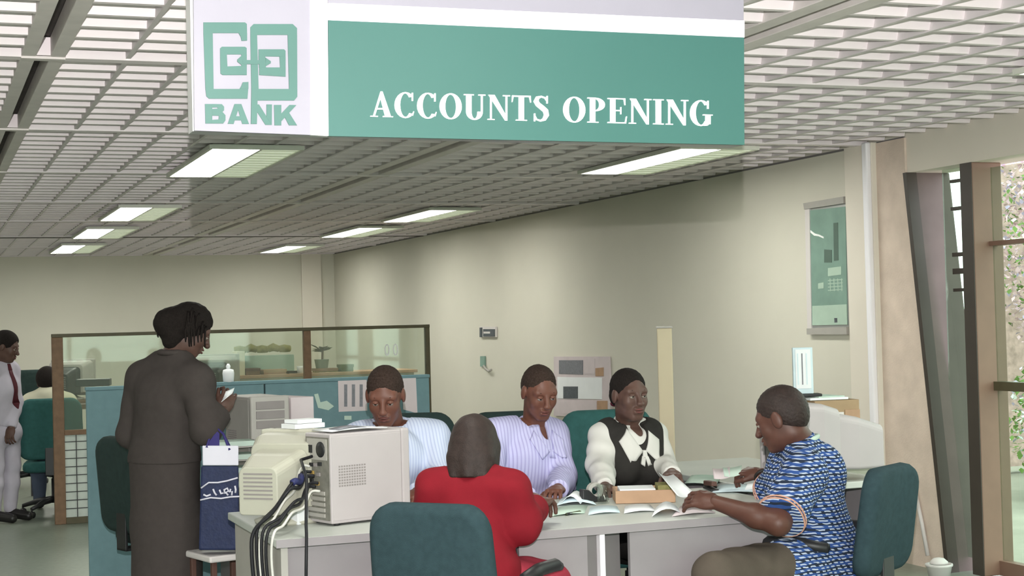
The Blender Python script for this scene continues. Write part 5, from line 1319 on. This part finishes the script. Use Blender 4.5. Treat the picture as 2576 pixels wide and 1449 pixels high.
# ------------------------------------------------------------------ navy shopping bag, and the stool below it
ZB = 7.0
bq = lambda x, y, dz=0: P(x, y, ZB + dz)
bag = root('shopping_bag', bq(553, 1385), 'navy shopping bag with a white top band hanging from the standing woman\'s arm', 'bag')
def bagbox(name, x0, x1, xb0, xb1, yt, yb, mt, d0=0, d1=.12, bevel=.004):
    m = MB(); m.hexa([bq(xb0, yb, d0), bq(xb1, yb, d0), bq(xb1, yb, d1), bq(xb0, yb, d1), bq(x0, yt, d0), bq(x1, yt, d0), bq(x1, yt, d1), bq(x0, yt, d1)]); return ob(name, m, MAT[mt], bag, bevel=bevel)
bagbox('top_band', 509, 600, 510, 600, 1121, 1171, 'bagwhite')
bb = bagbox('bag_body', 506, 600, 500, 602, 1172, 1384, 'navy', .002, .118, .008)
for pts in ([(506, 1228), (525, 1214), (548, 1214), (570, 1210), (598, 1202)], [(504, 1258), (530, 1252), (556, 1254), (580, 1250), (602, 1249)]):
    m = MB(); m.tube([bq(x, y, -.001) for x, y in pts], .004, 6); ob('white_line', m, MAT['bagwhite'], bb, True)
for pts in ([(512, 1244), (520, 1248), (530, 1244)], [(536, 1230), (540, 1240), (545, 1246)], [(552, 1232), (556, 1242), (562, 1240)], [(566, 1242), (564, 1232), (572, 1228), (575, 1236), (568, 1238), (574, 1246)], [(580, 1230), (578, 1238), (584, 1236), (583, 1246)], [(591, 1222), (593, 1232), (592, 1240)]):
    m = MB(); m.tube([bq(x, y, -.001) for x, y in pts], .0045, 6); ob('bag_lettering', m, MAT['bagwhite'], bb, True)
for dz, a_ in ((0, 0), (.12, 4)):
    m = MB(); m.tube([bq(520 + a_, 1126, dz), bq(528 + a_, 1100, .05), bq(545, 1076, .06), bq(562, 1092, .05), bq(578 + a_, 1132, dz)], .006, 7); ob('handle', m, MAT['purple'], bag, True)
m = MB(); m.prism([bq(519, 1123, .01), bq(545, 1084, .05), bq(552, 1090, .05), bq(552, 1132, .01)], (0, .006, 0)); ob('handle', m, MAT['purple'], bag)
for i, (px, lb) in enumerate(((562, 'small stool with a pale seat and brown legs below the navy bag'),)):
    c = P(px, 1385, 7.15); z = c[2]; s_ = root('stool', (c[0], c[1], 0), lb, 'stool'); Rr = rotz(.25)
    m = MB(); m.box((-.13, -.14, z - .03), (.12, .14, z), Rr, (c[0], c[1], 0)); ob('seat', m, MAT['bin'], s_, bevel=.008)
    for dx in (-.11, .09):
        for dy_ in (-.12, .11): m = MB(); m.box((dx, dy_, 0), (dx + .024, dy_ + .024, z - .03), Rr, (c[0], c[1], 0)); ob('leg', m, MAT['maroon'], s_, bevel=.003)
    for dy_ in (-.115, .115): m = MB(); m.box((-.1, dy_, z * .4), (.1, dy_ + .016, z * .4 + .02), Rr, (c[0], c[1], 0)); ob('stretcher', m, MAT['maroon'], s_)

# ------------------------------------------------------------------ people


def hips(J, rv=None, w_=.088):
    r = unit(J['shR'] - J['shL']); r = unit(V3(r[0], r[1], 0))
    J['hipL'] = J['pelvis'] - r * w_ - V3(0, 0, .02); J['hipR'] = J['pelvis'] + r * w_ - V3(0, 0, .02)


def seated(J, fwd, kz=.50, reach=.42, spread=.02):
    """knees in front of the hips along fwd, shins to the floor"""
    f = unit(V3(fwd[0], fwd[1], 0)); r = V3(f[1], -f[0], 0)
    kn = []
    for sd, sg in (('L', -1), ('R', 1)):
        k_ = J['hip' + sd] + f * reach + r * sg * spread; k_[2] = kz; kn.append(k_)
    sit_legs(J, *kn)


def shoes(reg, par):
    for sd in 'LR': cloth('shoe', reg['foot' + sd], MAT['shoe'], par, .008, .006, .01, 0)


def collar(J, ax, par, mat, r=.068, drop=.05, wide=.07, rise=.03, tip=.5):
    rv, fv, up = ax['rv'], ax['fv'], ax['upv']; c = J['neck'] + up * .0
    m = MB(); n = 16; vs = []
    for i in range(n + 1):
        a = math.radians(-215 + 250 * i / n)              # open at the front
        d = rv * math.cos(a) + fv * (math.sin(a) * .95)
        vs += [c + d * (r - .006) + up * rise, c + d * (r + .014) - up * .022, c + d * (r + .020) - up * .022, c + d * (r + .002) + up * (rise + .003)]
    fs = [(4 * i + k, 4 * i + (k + 1) % 4, 4 * i + 4 + (k + 1) % 4, 4 * i + 4 + k) for i in range(n) for k in range(4)] + [(0, 1, 2, 3)[::-1], (4 * n, 4 * n + 1, 4 * n + 2, 4 * n + 3)]
    m.add(vs, fs); ob('collar', m, mat, par, True)


def shirt_front(o, J, ax, par, mat, w_=.058, drop=.085, pocket=True):
    """collar flaps, button placket with buttons and a breast pocket laid on a shirt"""
    sf = [vf(o)]; c = J['neck']
    drape('collar_flap', [[(sg * .050, .020), (sg * .010, -drop * .62), (sg * w_, -drop), (sg * (w_ + .030), -.012)] for sg in (-1, 1)], sf, c, ax, mat, par, .010)
    pl = drape('placket', [[(-.014, -drop * .55), (.014, -drop * .55), (.014, -.40), (-.014, -.40)]], sf, c, ax, mat, par, .003, 10)
    b = vf(o)
    drape('button', [[(-.005, y), (.005, y), (.005, y - .010), (-.005, y - .010)] for y in (-.11, -.19, -.27, -.35)], sf, c, ax, MAT['bin'], par, .0055, 2)
    if pocket: drape('pocket', [[(-.115, -.14), (-.045, -.14), (-.045, -.235), (-.115, -.235)]], sf, c, ax, mat, par, .0035, 6)


# --- man in lavender shirt ---
J = dict(neck=P(1346, 1074, 7.12), shL=P(1394, 1096, 7.16), shR=P(1240, 1094, 7.02), chest=P(1330, 1165, 7.08), pelvis=P(1340, 1330, 7.2),
         elL=P(1418, 1200, 7.0), wrL=P(1404, 1231, 6.66), elR=P(1236, 1200, 6.86), wrR=P(1330, 1252, 6.52))
hips(J); f0 = ydir(J['pelvis'], 18); seated(J, f0)
hc = P(1357, 985, 7.02)
r, reg, T, ax = figure('person', J, (hc, facing(hc, 24, -22), .98), MAT['skin2'], 'man in a lavender shirt seated behind the desk, looking down to his left',
                       (dict(dir=P(1372, 1246, 6.42) - J['wrL'], curl=(28, 30, 20)), dict(dir=P(1372, 1255, 6.35) - J['wrR'], curl=(28, 30, 20))))
up = ax['upv']
vneck = EL(J['neck'] + ax['fv'] * .075 - up * .0, (.022, .05, .075), np.stack([ax['rv'], ax['fv'], up], 1), .01, 's')
so = cloth('shirt', reg['torso'] + reg['armL'] + reg['armR'] + reg['foreL'] + reg['foreR'] + [vneck], MAT['lav'], r, .016, .006, .03, .0042, 42,
      (HS(J['neck'] + up * .040, up, .088), HS(J['wrL'], J['wrL'] - J['elL'], .08), HS(J['wrR'], J['wrR'] - J['elR'], .08), HS(J['pelvis'] - V3(0, 0, .05), (0, 0, -1))))
collar(J, ax, r, MAT['lav'], .070, .052, .08); shirt_front(so, J, ax, r, MAT['lav'])
cloth('trousers', reg['thighL'] + reg['thighR'] + reg['calfL'] + reg['calfR'] + [EL(J['pelvis'] - V3(0, 0, .03), (.16, .14, .12))], MAT['darktrousers'], r, .014, .008, .03, .003); shoes(reg, r)
short_hair(T, facing(hc, 24, -22), .98, r, MAT['cropped'], .0015, (.100, -.008, (.072, .085, .096)))

# --- woman in black vest and white blouse ---
J = dict(neck=P(1582, 1074, 7.14), shL=P(1644, 1096, 7.18), shR=P(1518, 1098, 7.10), chest=P(1588, 1150, 7.10), pelvis=P(1590, 1330, 7.2),
         elL=P(1668, 1165, 7.12), wrL=P(1690, 1192, 6.80), elR=P(1510, 1170, 6.98), wrR=P(1522, 1226, 6.68))
hips(J); f0 = ydir(J['pelvis'], 22); seated(J, f0)
hc = P(1583, 993, 7.06); HRv = facing(hc, 30, -4)
r, reg, T, ax = figure('person', J, (hc, HRv, .97), MAT['skin3'], 'woman in a black vest and white blouse seated behind the desk, handing over a slip',
                       (dict(dir=P(1702, 1212, 6.55) - J['wrL'], curl=(40, 35, 25)), dict(dir=P(1530, 1246, 6.46) - J['wrR'], curl=(20, 20, 15))), .93, True)
up = ax['upv']
cuts = (HS(J['neck'] + up * .034, up, .082), HS(J['wrL'], J['wrL'] - J['elL'], .08), HS(J['wrR'], J['wrR'] - J['elR'], .08), HS(J['pelvis'] - V3(0, 0, .02), (0, 0, -1)))
puff = [RC(J['shR'], lerp(J['shR'], J['elR'], .5), .055, .058), RC(lerp(J['shR'], J['elR'], .7), J['elR'], .045, .048), RC(J['elR'], lerp(J['elR'], J['wrR'], .7), .047, .037), RC(J['shL'], J['elL'], .050, .042)]
bl = cloth('blouse', reg['torso'] + reg['armL'] + reg['armR'] + reg['foreL'] + reg['foreR'] + puff + [EL(J['neck'] + ax['fv'] * .08 - up * .0, (.026, .05, .06), np.stack([ax['rv'], ax['fv'], up], 1), .01, 's')], MAT['whiteshirt'], r, .010, .0055, .025, .0045, 55, cuts)
vst = [p for p in reg['torso'][:2]] + [RC(lerp(J['shL'], J['shR'], .15), lerp(J['shL'], J['shR'], .85), .068, .068)] + reg['torso'][5:]
scoop = EL(J['neck'] + ax['fv'] * .12 + up * .035, (.044, .10, .066), np.stack([ax['rv'], ax['fv'], up], 1), .01, 's')
armh = [EL(J['sh' + s_] + ax['rv'] * sg * .072 - up * .03, (.055, .09, .10), np.stack([ax['rv'], ax['fv'], up], 1), .01, 's') for s_, sg in (('L', -1), ('R', 1))]
v, f = mesh_sdf(inflate(vst, .021) + [scoop] + armh, .006, .03, .0015, 40, (HS(J['neck'] + up * .030, up, .085), HS(J['pelvis'] + V3(0, 0, .06), (0, 0, -1))))
vs_ = np_obj('vest', v, f, MAT['vest'], r); sfs = [vf(bl), vf(vs_)]
collar(J, ax, r, MAT['whiteshirt'], .066, .07, .1, .034)
drape('collar_flap', [[(.052, .030), (.008, -.048), (.070, -.112), (.104, -.020)], [(-.050, .024), (-.008, -.048), (-.062, -.100), (-.096, -.014)]], sfs, J['neck'], ax, MAT['whiteshirt'], r, .010)
drape('neck_bow', [[(-.008, -.045), (.008, -.045), (.012, -.075), (-.012, -.075)], [(-.014, -.07), (.002, -.07), (-.012, -.125), (-.030, -.115)], [(-.002, -.07), (.014, -.07), (.024, -.105), (.008, -.115)]], sfs, J['neck'], ax, MAT['whiteshirt'], r, .013, 5)
drape('waist_seam', [[(-.13, -.33), (.13, -.33), (.13, -.342), (-.13, -.342)]], sfs, J['neck'], ax, MAT['black'], r, .003, 10)
cloth('skirt', reg['thighL'] + reg['thighR'] + [EL(J['pelvis'] - V3(0, 0, .03), (.16, .14, .12))], MAT['vest'], r, .016, .008, .06, .002); shoes(reg, r)
pr = [EL(T(0, -.018, .037), V3(.077, .095, .085), HRv), EL(T(0, -.085, -.012), V3(.055, .040, .055), HRv, .02), RC(T(.0, -.085, -.03), T(-.012, -.115, -.075), .022, .014, None, .01), EL(T(0, .104, -.02), V3(.070, .088, .098), HRv, .008, 's'), EL(T(.08, .0, -.012), V3(.03, .022, .032), HRv, .006, 's'), EL(T(-.08, .0, -.012), V3(.03, .022, .032), HRv, .006, 's'), HS(T(0, 0, -.018), HRv @ V3(0, .9, -1))]
v, f = mesh_sdf(pr, .0035, .012, .001, 300); np_obj('hair', v, f, MAT['hair'], r)
m = MB(); m.tube([T(-.03, -.112, -.052), T(-.005, -.128, -.058), T(.025, -.112, -.052), T(.0, -.095, -.06)], .013, 8); ob('hair_tie', m, MAT['hairtie'], r, True)
m = MB(); m.ball(T(-.078, .004, -.042), .006, 8, 6); ob('earring', m, MAT['gold'], r, True)

# --- clerk behind the tower ---
J = dict(neck=P(984, 1080, 6.98), shL=P(1092, 1098, 6.95), shR=P(898, 1104, 6.95), chest=P(985, 1165, 6.88), pelvis=P(990, 1330, 7.05),
         elL=P(1104, 1200, 6.82), wrL=P(1050, 1240, 6.52), elR=P(884, 1205, 6.82), wrR=P(930, 1240, 6.5))
hips(J); seated(J, ydir(J['pelvis'], -5))
hc = P(969, 994, 6.82); HRt = facing(hc, -8, -24)
r, reg, T, ax = figure('person', J, (hc, HRt, 1.04), MAT['skin2'], 'man in a pale blue shirt bent over behind the computer tower',
                       (dict(curl=(30, 30, 20)), dict(curl=(30, 30, 20))))
up = ax['upv']; vneck = EL(J['neck'] + ax['fv'] * .085 - up * .0, (.020, .05, .06), np.stack([ax['rv'], ax['fv'], up], 1), .01, 's')
so = cloth('shirt', reg['torso'] + reg['armL'] + reg['armR'] + reg['foreL'] + reg['foreR'] + [vneck], MAT['blueshirt'], r, .018, .006, .03, .0045, 42,
      (HS(J['neck'] + up * .040, up, .088), HS(J['wrL'], J['wrL'] - J['elL'], .08), HS(J['wrR'], J['wrR'] - J['elR'], .08), HS(J['pelvis'] - V3(0, 0, .05), (0, 0, -1))))
collar(J, ax, r, MAT['blueshirt'], .072, .05, .08); shirt_front(so, J, ax, r, MAT['blueshirt'])
cloth('trousers', reg['thighL'] + reg['thighR'] + reg['calfL'] + reg['calfR'] + [EL(J['pelvis'] - V3(0, 0, .03), (.16, .14, .12))], MAT['darktrousers'], r, .014, .008, .03, .003); shoes(reg, r)
short_hair(T, HRt, 1.04, r, MAT['cropped'], .003)

# --- woman in red ---
J = dict(neck=P(1192, 1196, 5.58), shL=P(1096, 1232, 5.58), shR=P(1284, 1238, 5.5), chest=P(1188, 1300, 5.54), pelvis=P(1190, 1478, 5.42),
         elL=P(1072, 1335, 5.6), wrL=P(1120, 1288, 5.85), elR=P(1312, 1322, 5.48), wrR=P(1350, 1270, 5.66))
hips(J); sit_legs(J, P(1262, 1476, 5.62), P(1384, 1466, 5.55))
hc = P(1194, 1128, 5.62); HRr = facing(hc, 168, -20)
r, reg, T, ax = figure('person', J, (hc, HRr, .96), MAT['skin'], 'woman in a red jacket seated with her back to the camera',
                       (dict(dir=P(1150, 1278, 6.0) - J['wrL'], curl=(25, 25, 15)), dict(dir=P(1400, 1240, 5.86) - J['wrR'], back=V3(0, 0, 1), curl=(45, 40, 30))), 1.0, True)
up = ax['upv']
sl = [RC(J['shR'], J['elR'], .056, .048), RC(J['elR'], lerp(J['elR'], J['wrR'], .8), .048, .042), RC(J['shL'], J['elL'], .056, .048), RC(J['elL'], lerp(J['elL'], J['wrL'], .8), .048, .042),
      RC(J['pelvis'], J['pelvis'] + V3(0, 0, -.06), .175, .19, (ax['fv'], .75))]
cloth('jacket', reg['torso'] + reg['armL'] + reg['armR'] + sl, MAT['red'], r, .013, .006, .03, .006, 38,
      (HS(J['neck'] + up * .03, up, .1), HS(lerp(J['elR'], J['wrR'], .9), J['wrR'] - J['elR'], .09), HS(lerp(J['elL'], J['wrL'], .9), J['wrL'] - J['elL'], .09), HS(J['pelvis'] - V3(0, 0, .10), (0, 0, -1))))
m = MB(); n = 18; cpts = [J['neck'] + (ax['rv'] * math.cos(a) + ax['fv'] * math.sin(a)) * .072 + up * .012 for a in np.linspace(math.radians(-230), math.radians(50), n)]
m.tube(cpts, .013, 8); ob('collar', m, MAT['red'], r, True)
cloth('skirt', reg['thighL'] + reg['thighR'] + [EL(J['pelvis'] - V3(0, 0, .03), (.17, .15, .12)), RC(lerp(J['hipL'], J['hipR'], .5), lerp(J['knL'], J['knR'], .5), .09, .085)], MAT['redskirt'], r, .018, .008, .05, .004); shoes(reg, r)
pr = [EL(T(0, -.016, .034), V3(.084, .100, .090), HRr), EL(T(0, -.045, -.045), V3(.088, .066, .085), HRr, .04), RC(T(-.066, .0, .0), T(-.078, -.01, -.105), .030, .018, None, .03), RC(T(.066, .0, .0), T(.078, -.01, -.105), .030, .018, None, .03),
      RC(T(-.05, -.07, -.06), T(-.055, -.075, -.125), .032, .022, None, .03), RC(T(.05, -.07, -.06), T(.055, -.075, -.125), .032, .022, None, .03), RC(T(0, -.08, -.05), T(0, -.088, -.128), .036, .026, None, .03), EL(T(0, .115, -.03), V3(.075, .075, .11), HRr, .015, 's'), HS(T(0, -.08, -.135), -unit(HRr[:, 2] * .6 + V3(0, 0, .4)))]
v, f = mesh_sdf(pr, .004, .02, .0009, 160); np_obj('hair', v, f, MAT['hair2'], r)
# --- man in blue patterned shirt ---
J = dict(neck=P(2016, 1118, 6.05), shL=P(2022, 1196, 5.86), shR=P(1990, 1172, 6.24), chest=P(2020, 1240, 6.06), pelvis=P(2072, 1400, 6.1),
         elL=P(1958, 1316, 5.66), wrL=P(1800, 1264, 5.78), elR=P(1944, 1250, 6.42), wrR=P(1916, 1193, 6.54))
hips(J); sit_legs(J, P(1800, 1446, 5.60), P(1846, 1436, 5.74))
hc = P(1964, 1052, 6.05); HRb = facing(hc, -108, -20)
r, reg, T, ax = figure('person', J, (hc, HRb, 1.02), MAT['skin'], 'man in a blue patterned shirt seated at right, reaching over the desk',
                       (dict(dir=P(1705, 1248, 5.86) - J['wrL'], back=V3(-.2, -.75, .65), curl=(22, 25, 18), thumb=30), dict(dir=P(1850, 1182, 6.62) - J['wrR'], back=V3(0, -.5, .8), curl=(40, 40, 25))))
up = ax['upv']; e0 = lerp(J['shL'], J['elL'], .98); e1 = lerp(J['shR'], J['elR'], .98)
sl = [RC(J['shL'], e0, .082, .084, None, .05), RC(J['shR'], e1, .082, .084, None, .05), RC(J['pelvis'], J['pelvis'] + V3(.03, 0, -.10), .185, .20, (ax['fv'], .85)), RC(lerp(J['pelvis'], J['chest'], .45), J['chest'], .16, .165, (ax['fv'], .85)), EL(J['chest'] - ax['fv'] * .07 + up * .05, (.11, .11, .13)), RC(J['hipL'], lerp(J['hipL'], J['knL'], .38), .125, .105), RC(J['hipR'], lerp(J['hipR'], J['knR'], .38), .125, .105)]
dl, dr = unit(J['elL'] - J['shL']), unit(J['elR'] - J['shR'])
v, f = mesh_sdf(inflate(reg['torso'], .018) + inflate(sl, .006), .0055, .03, .005, 34, (HS(J['neck'] + up * .035, up, .1), HS(lerp(J['shL'], J['elL'], .90), dl, .14), HS(lerp(J['shR'], J['elR'], .90), dr, .12), HS(J['pelvis'] - V3(0, 0, .16), (0, 0, -1))))
np_obj('shirt', v, f, MAT['print'], r); bvs = BVHTree.FromPolygons(v.tolist(), f.tolist())
for ce, d_ in ((lerp(J['shL'], J['elL'], .895), dl), (lerp(J['shR'], J['elR'], .895), dr)):
    a = unit(np.cross(d_, V3(0, 0, 1))); b = np.cross(d_, a)
    for off in (0, -.014):
        pts = []
        for t_ in np.linspace(0, 2 * math.pi, 33):
            rd = a * math.cos(t_) + b * math.sin(t_); o_ = ce + d_ * (off - .004); h_ = bvs.ray_cast(Vector(o_ + rd * .16), Vector(-rd), .15)
            rr_ = .16 - h_[3] if h_[0] is not None else .09
            pts.append(o_ + rd * (min(rr_, .105) + .001))
        m = MB(); m.tube(pts, .0034, 6, False); ob('sleeve_trim', m, MAT['orangetrim'], r, True)
m = MB(); m.tube([J['neck'] + (ax['rv'] * math.cos(a) + ax['fv'] * math.sin(a)) * .07 + up * .012 for a in np.linspace(0, 2 * math.pi, 25)], .010, 8, False); ob('neckband', m, MAT['papers'], r, True)
cloth('trousers', reg['thighL'] + reg['thighR'] + reg['calfL'] + reg['calfR'] + [EL(J['pelvis'] - V3(0, 0, .03), (.17, .16, .13))], MAT['trousers'], r, .020, .0075, .03, .003); shoes(reg, r)
short_hair(T, HRb, 1.02, r, MAT['hair2'], .004)
m = MB(); wc = lerp(J['elR'], J['wrR'], .9); d_ = unit(J['wrR'] - J['elR']); a = unit(np.cross(d_, V3(0, 0, 1))); b = np.cross(d_, a)
m.tube([wc + (a * math.cos(t_) + b * math.sin(t_)) * .033 for t_ in np.linspace(0, 2 * math.pi, 19)], .007, 6, False); ob('watch_strap', m, MAT['watch'], r, True)

# --- standing woman in the charcoal suit ---
J = dict(neck=P(440, 892, 7.3), shL=P(358, 950, 7.42), shR=P(496, 956, 7.2), chest=P(425, 1015, 7.3), pelvis=P(414, 1140, 7.32),
         elL=P(332, 1090, 7.42), wrL=P(430, 1118, 7.72), elR=P(518, 1078, 7.1), wrR=P(560, 1032, 7.2))
hips(J); z0 = J['pelvis']; fw_ = ydir(z0, 150); fw_ = unit(V3(fw_[0], fw_[1], 0))
for sd, sg in (('L', -1), ('R', 1)):
    k_ = J['hip' + sd].copy(); k_[2] = .48; k_ = k_ + fw_ * .03; J['kn' + sd] = k_; a_ = k_.copy(); a_[2] = .10; J['an' + sd] = a_ - fw_ * .03; J['toe' + sd] = J['an' + sd] + fw_ * .16 - V3(0, 0, .06)
hc = P(480, 830, 7.3); HRs = facing(hc, 98, -30)
r, reg, T, ax = figure('person', J, (hc, HRs, .98), MAT['skin3'], 'woman in a charcoal jacket and long skirt standing with her back turned',
                       (dict(curl=(40, 40, 30)), dict(dir=P(580, 985, 7.25) - J['wrR'], back=V3(.2, -.9, .2), curl=(35, 45, 30), thumb=25)), 1.0, True)
up = V3(0, 0, 1)
jk = [RC(J['shL'], J['elL'], .060, .056), RC(J['shR'], J['elR'], .062, .058), RC(J['elR'], lerp(J['elR'], J['wrR'], .8), .058, .046), RC(J['elL'], lerp(J['elL'], J['wrL'], .8), .056, .046), RC(lerp(J['pelvis'], J['chest'], .5), J['pelvis'] - V3(0, 0, .03), .150, .178, (ax['fv'], .78)), RC(lerp(J['shL'], J['shR'], .1) - V3(0, 0, .03), lerp(J['shL'], J['shR'], .9) - V3(0, 0, .03), .085, .085), RC(J['chest'], lerp(J['chest'], J['pelvis'], .5), .165, .150, (ax['fv'], .75))]
cloth('jacket', reg['torso'] + jk, MAT['suit'], r, .014, .0065, .035, .004, 30, (HS(J['neck'] + up * .02, up, .15), HS(lerp(J['elR'], J['wrR'], .85), J['wrR'] - J['elR'], .08), HS(lerp(J['elL'], J['wrL'], .85), J['wrL'] - J['elL'], .08), HS(J['pelvis'] - V3(0, 0, .04), (0, 0, -1))))
m = MB(); m.tube([J['neck'] + (ax['rv'] * math.cos(a) + ax['fv'] * math.sin(a)) * .07 + up * .012 for a in np.linspace(math.radians(-240), math.radians(60), 20)], .014, 8); ob('collar', m, MAT['suit'], r, True)
hem = V3(J['pelvis'][0], J['pelvis'][1], .22)
cloth('skirt', [RC(J['pelvis'], lerp(J['pelvis'], hem, .5), .176, .172, (ax['fv'], .82)), RC(lerp(J['pelvis'], hem, .5), hem, .172, .175, (ax['fv'], .85))], MAT['suit'], r, .006, .008, .03, .003, 26, (HS(hem, (0, 0, -1)),)); shoes(reg, r)
pr = [EL(T(0, -.016, .034), V3(.086, .102, .096), HRs), EL(T(0, -.115, -.022), V3(.070, .064, .068), HRs, .05), EL(T(0, -.055, -.06), V3(.066, .055, .07), HRs, .03), EL(T(0, .105, -.045), V3(.095, .075, .10), HRs, .015, 's')]
v, f = mesh_sdf(pr, .0045, .02, .0022, 150); hh_ = np_obj('hair', v, f, MAT['hair'], r)
gb_ = np.random.default_rng(11)
m = MB()
for k in range(46):
    side = gb_.choice([-1, 1]) if k % 3 else 0
    if k % 3 == 0: a0 = T(gb_.uniform(-.05, .05), -.115 - gb_.uniform(0, .03), gb_.uniform(-.02, .05)); d1 = HRs @ V3(gb_.uniform(-.3, .3), -.8, -.1)
    else: a0 = T(side * .078, gb_.uniform(-.07, .0 if k % 2 else .05), gb_.uniform(.0, .06) + (0 if k % 2 else .03)); d1 = HRs @ V3(side * .5, gb_.uniform(-.3, .1), -.3)
    l = gb_.uniform(.05, .10); a1 = a0 + unit(d1) * .022 - V3(0, 0, .008); a2 = a1 - V3(0, 0, l) + unit(d1) * .012
    m.tube([a0, a1, lerp(a1, a2, .5) + unit(d1) * .008, a2], [.006, .0055, .005, .003], 5)
ob('braids', m, MAT['hair'], r, True, kind='stuff')
m = MB(); m.ball(T(.0, -.118, -.052), V3(.022, .014, .012), 10, 6, HRs); m.ball(T(-.03, -.105, -.060), V3(.012, .01, .01), 10, 6, HRs); ob('hair_clip', m, MAT['clip'], r, True)
m = MB(); m.sheet(P(556, 1012, 7.16), P(568, 985, 7.2), P(590, 975, 7.24), P(584, 990, 7.2), .001, 6, .006); ob('folded_slip', m, MAT['paper'], None, True, label='small folded slip in the raised hand of the standing woman', cat='paper')
p = P(578, 955, 8.88); 
m = MB(); m.lathe([(.03, 0), (.034, .05), (.03, .07), (.012, .075)], (p[0], YT + .026, tl[2]), 14)
o = ob('white_ornament', m, MAT['paper'], None, True, label='small white pot standing on the top edge of the teal screen', cat='pot'); m = MB(); m.lathe([(.010, .075), (.014, .09), (.006, .105)], (p[0], YT + .026, tl[2]), 10); ob('knob', m, MAT['paper'], o, True)

# --- man seated at the far left, and person standing cut by the left edge ---
J = dict(neck=P(120, 988, 13.1), shL=P(76, 1012, 13.1), shR=P(172, 1012, 13.1), chest=P(122, 1045, 13.2), pelvis=P(124, 1115, 12.95),
         elL=P(50, 1072, 13.0), wrL=P(62, 1082, 13.3), elR=P(188, 1070, 13.1), wrR=P(165, 1075, 13.4))
hips(J); seated(J, ydir(J['pelvis'], 178), .5)
hc = P(118, 962, 13.16); HRl = facing(hc, 190, -12)
r, reg, T, ax = figure('person', J, (hc, HRl, .98), MAT['skin3'], 'man in a cream shirt seated at the far left, seen from behind the brown post', ({}, {}), 1.0, False, None, .009, .006)
up = ax['upv']; cloth('shirt', reg['torso'] + reg['armL'] + reg['armR'] + reg['foreL'] + reg['foreR'], MAT['creamshirt'], r, .018, .009, .03, .004, 40, (HS(J['neck'] + up * .035, up, .09), HS(J['pelvis'] - V3(0, 0, .05), (0, 0, -1)), HS(lerp(J['elL'], J['wrL'], .5), J['wrL'] - J['elL'], .1), HS(lerp(J['elR'], J['wrR'], .5), J['wrR'] - J['elR'], .1)))
cloth('trousers', reg['thighL'] + reg['thighR'] + reg['calfL'] + reg['calfR'] + [EL(J['pelvis'] - V3(0, 0, .03), (.16, .14, .12))], MAT['jeans'], r, .014, .01, .03, .003); shoes(reg, r)
short_hair(T, HRl, .98, r, MAT['hair'], .02, vox=.006)

J = dict(neck=P(6, 912, 12.4), shL=P(30, 932, 12.5), shR=P(-22, 934, 12.3), chest=P(4, 980, 12.4), pelvis=P(2, 1078, 12.5),
         elL=P(40, 1010, 12.5), wrL=P(28, 1075, 12.4), elR=P(-45, 1010, 12.3), wrR=P(-30, 1070, 12.2))
hips(J); fw_ = ydir(J['pelvis'], 60); fw_ = unit(V3(fw_[0], fw_[1], 0))
for sd in 'LR':
    k_ = J['hip' + sd].copy(); k_[2] = .46; J['kn' + sd] = k_ + fw_ * .02; a_ = k_.copy(); a_[2] = .10; J['an' + sd] = a_; J['toe' + sd] = a_ + fw_ * .16 - V3(0, 0, .06)
hc = P(16, 872, 12.36); HRe = facing(hc, 70, -18)
r, reg, T, ax = figure('person', J, (hc, HRe, .99), MAT['skin3'], 'person in a lilac shirt and dark red tie standing, cut by the left edge', ({}, {}), .92, False, None, .009, .006)
up = ax['upv']; ls_ = cloth('shirt', reg['torso'] + reg['armL'] + reg['armR'] + reg['foreL'] + reg['foreR'], MAT['lilacshirt'], r, .014, .009, .03, .004, 40, (HS(J['neck'] + up * .035, up, .09), HS(J['pelvis'] - V3(0, 0, .08), (0, 0, -1)), HS(J['wrL'], J['wrL'] - J['elL'], .1), HS(J['wrR'], J['wrR'] - J['elR'], .1)))
drape('tie', [[(-.016, .01), (.016, .01), (.022, -.04), (-.022, -.04)], [(-.018, -.04), (.018, -.04), (.036, -.30), (-.036, -.30)], [(-.036, -.30), (.036, -.30), (.004, -.345), (-.004, -.345)]], [vf(ls_)], J['neck'], ax, MAT['tie'], r, .006)
cloth('trousers', reg['thighL'] + reg['thighR'] + reg['calfL'] + reg['calfR'] + [EL(J['pelvis'] - V3(0, 0, .03), (.155, .13, .11))], MAT['lilacshirt'], r, .014, .01, .03, .003); shoes(reg, r)
short_hair(T, HRe, .99, r, MAT['hair'], .012, vox=.006)
bpy.context.view_layer.update()
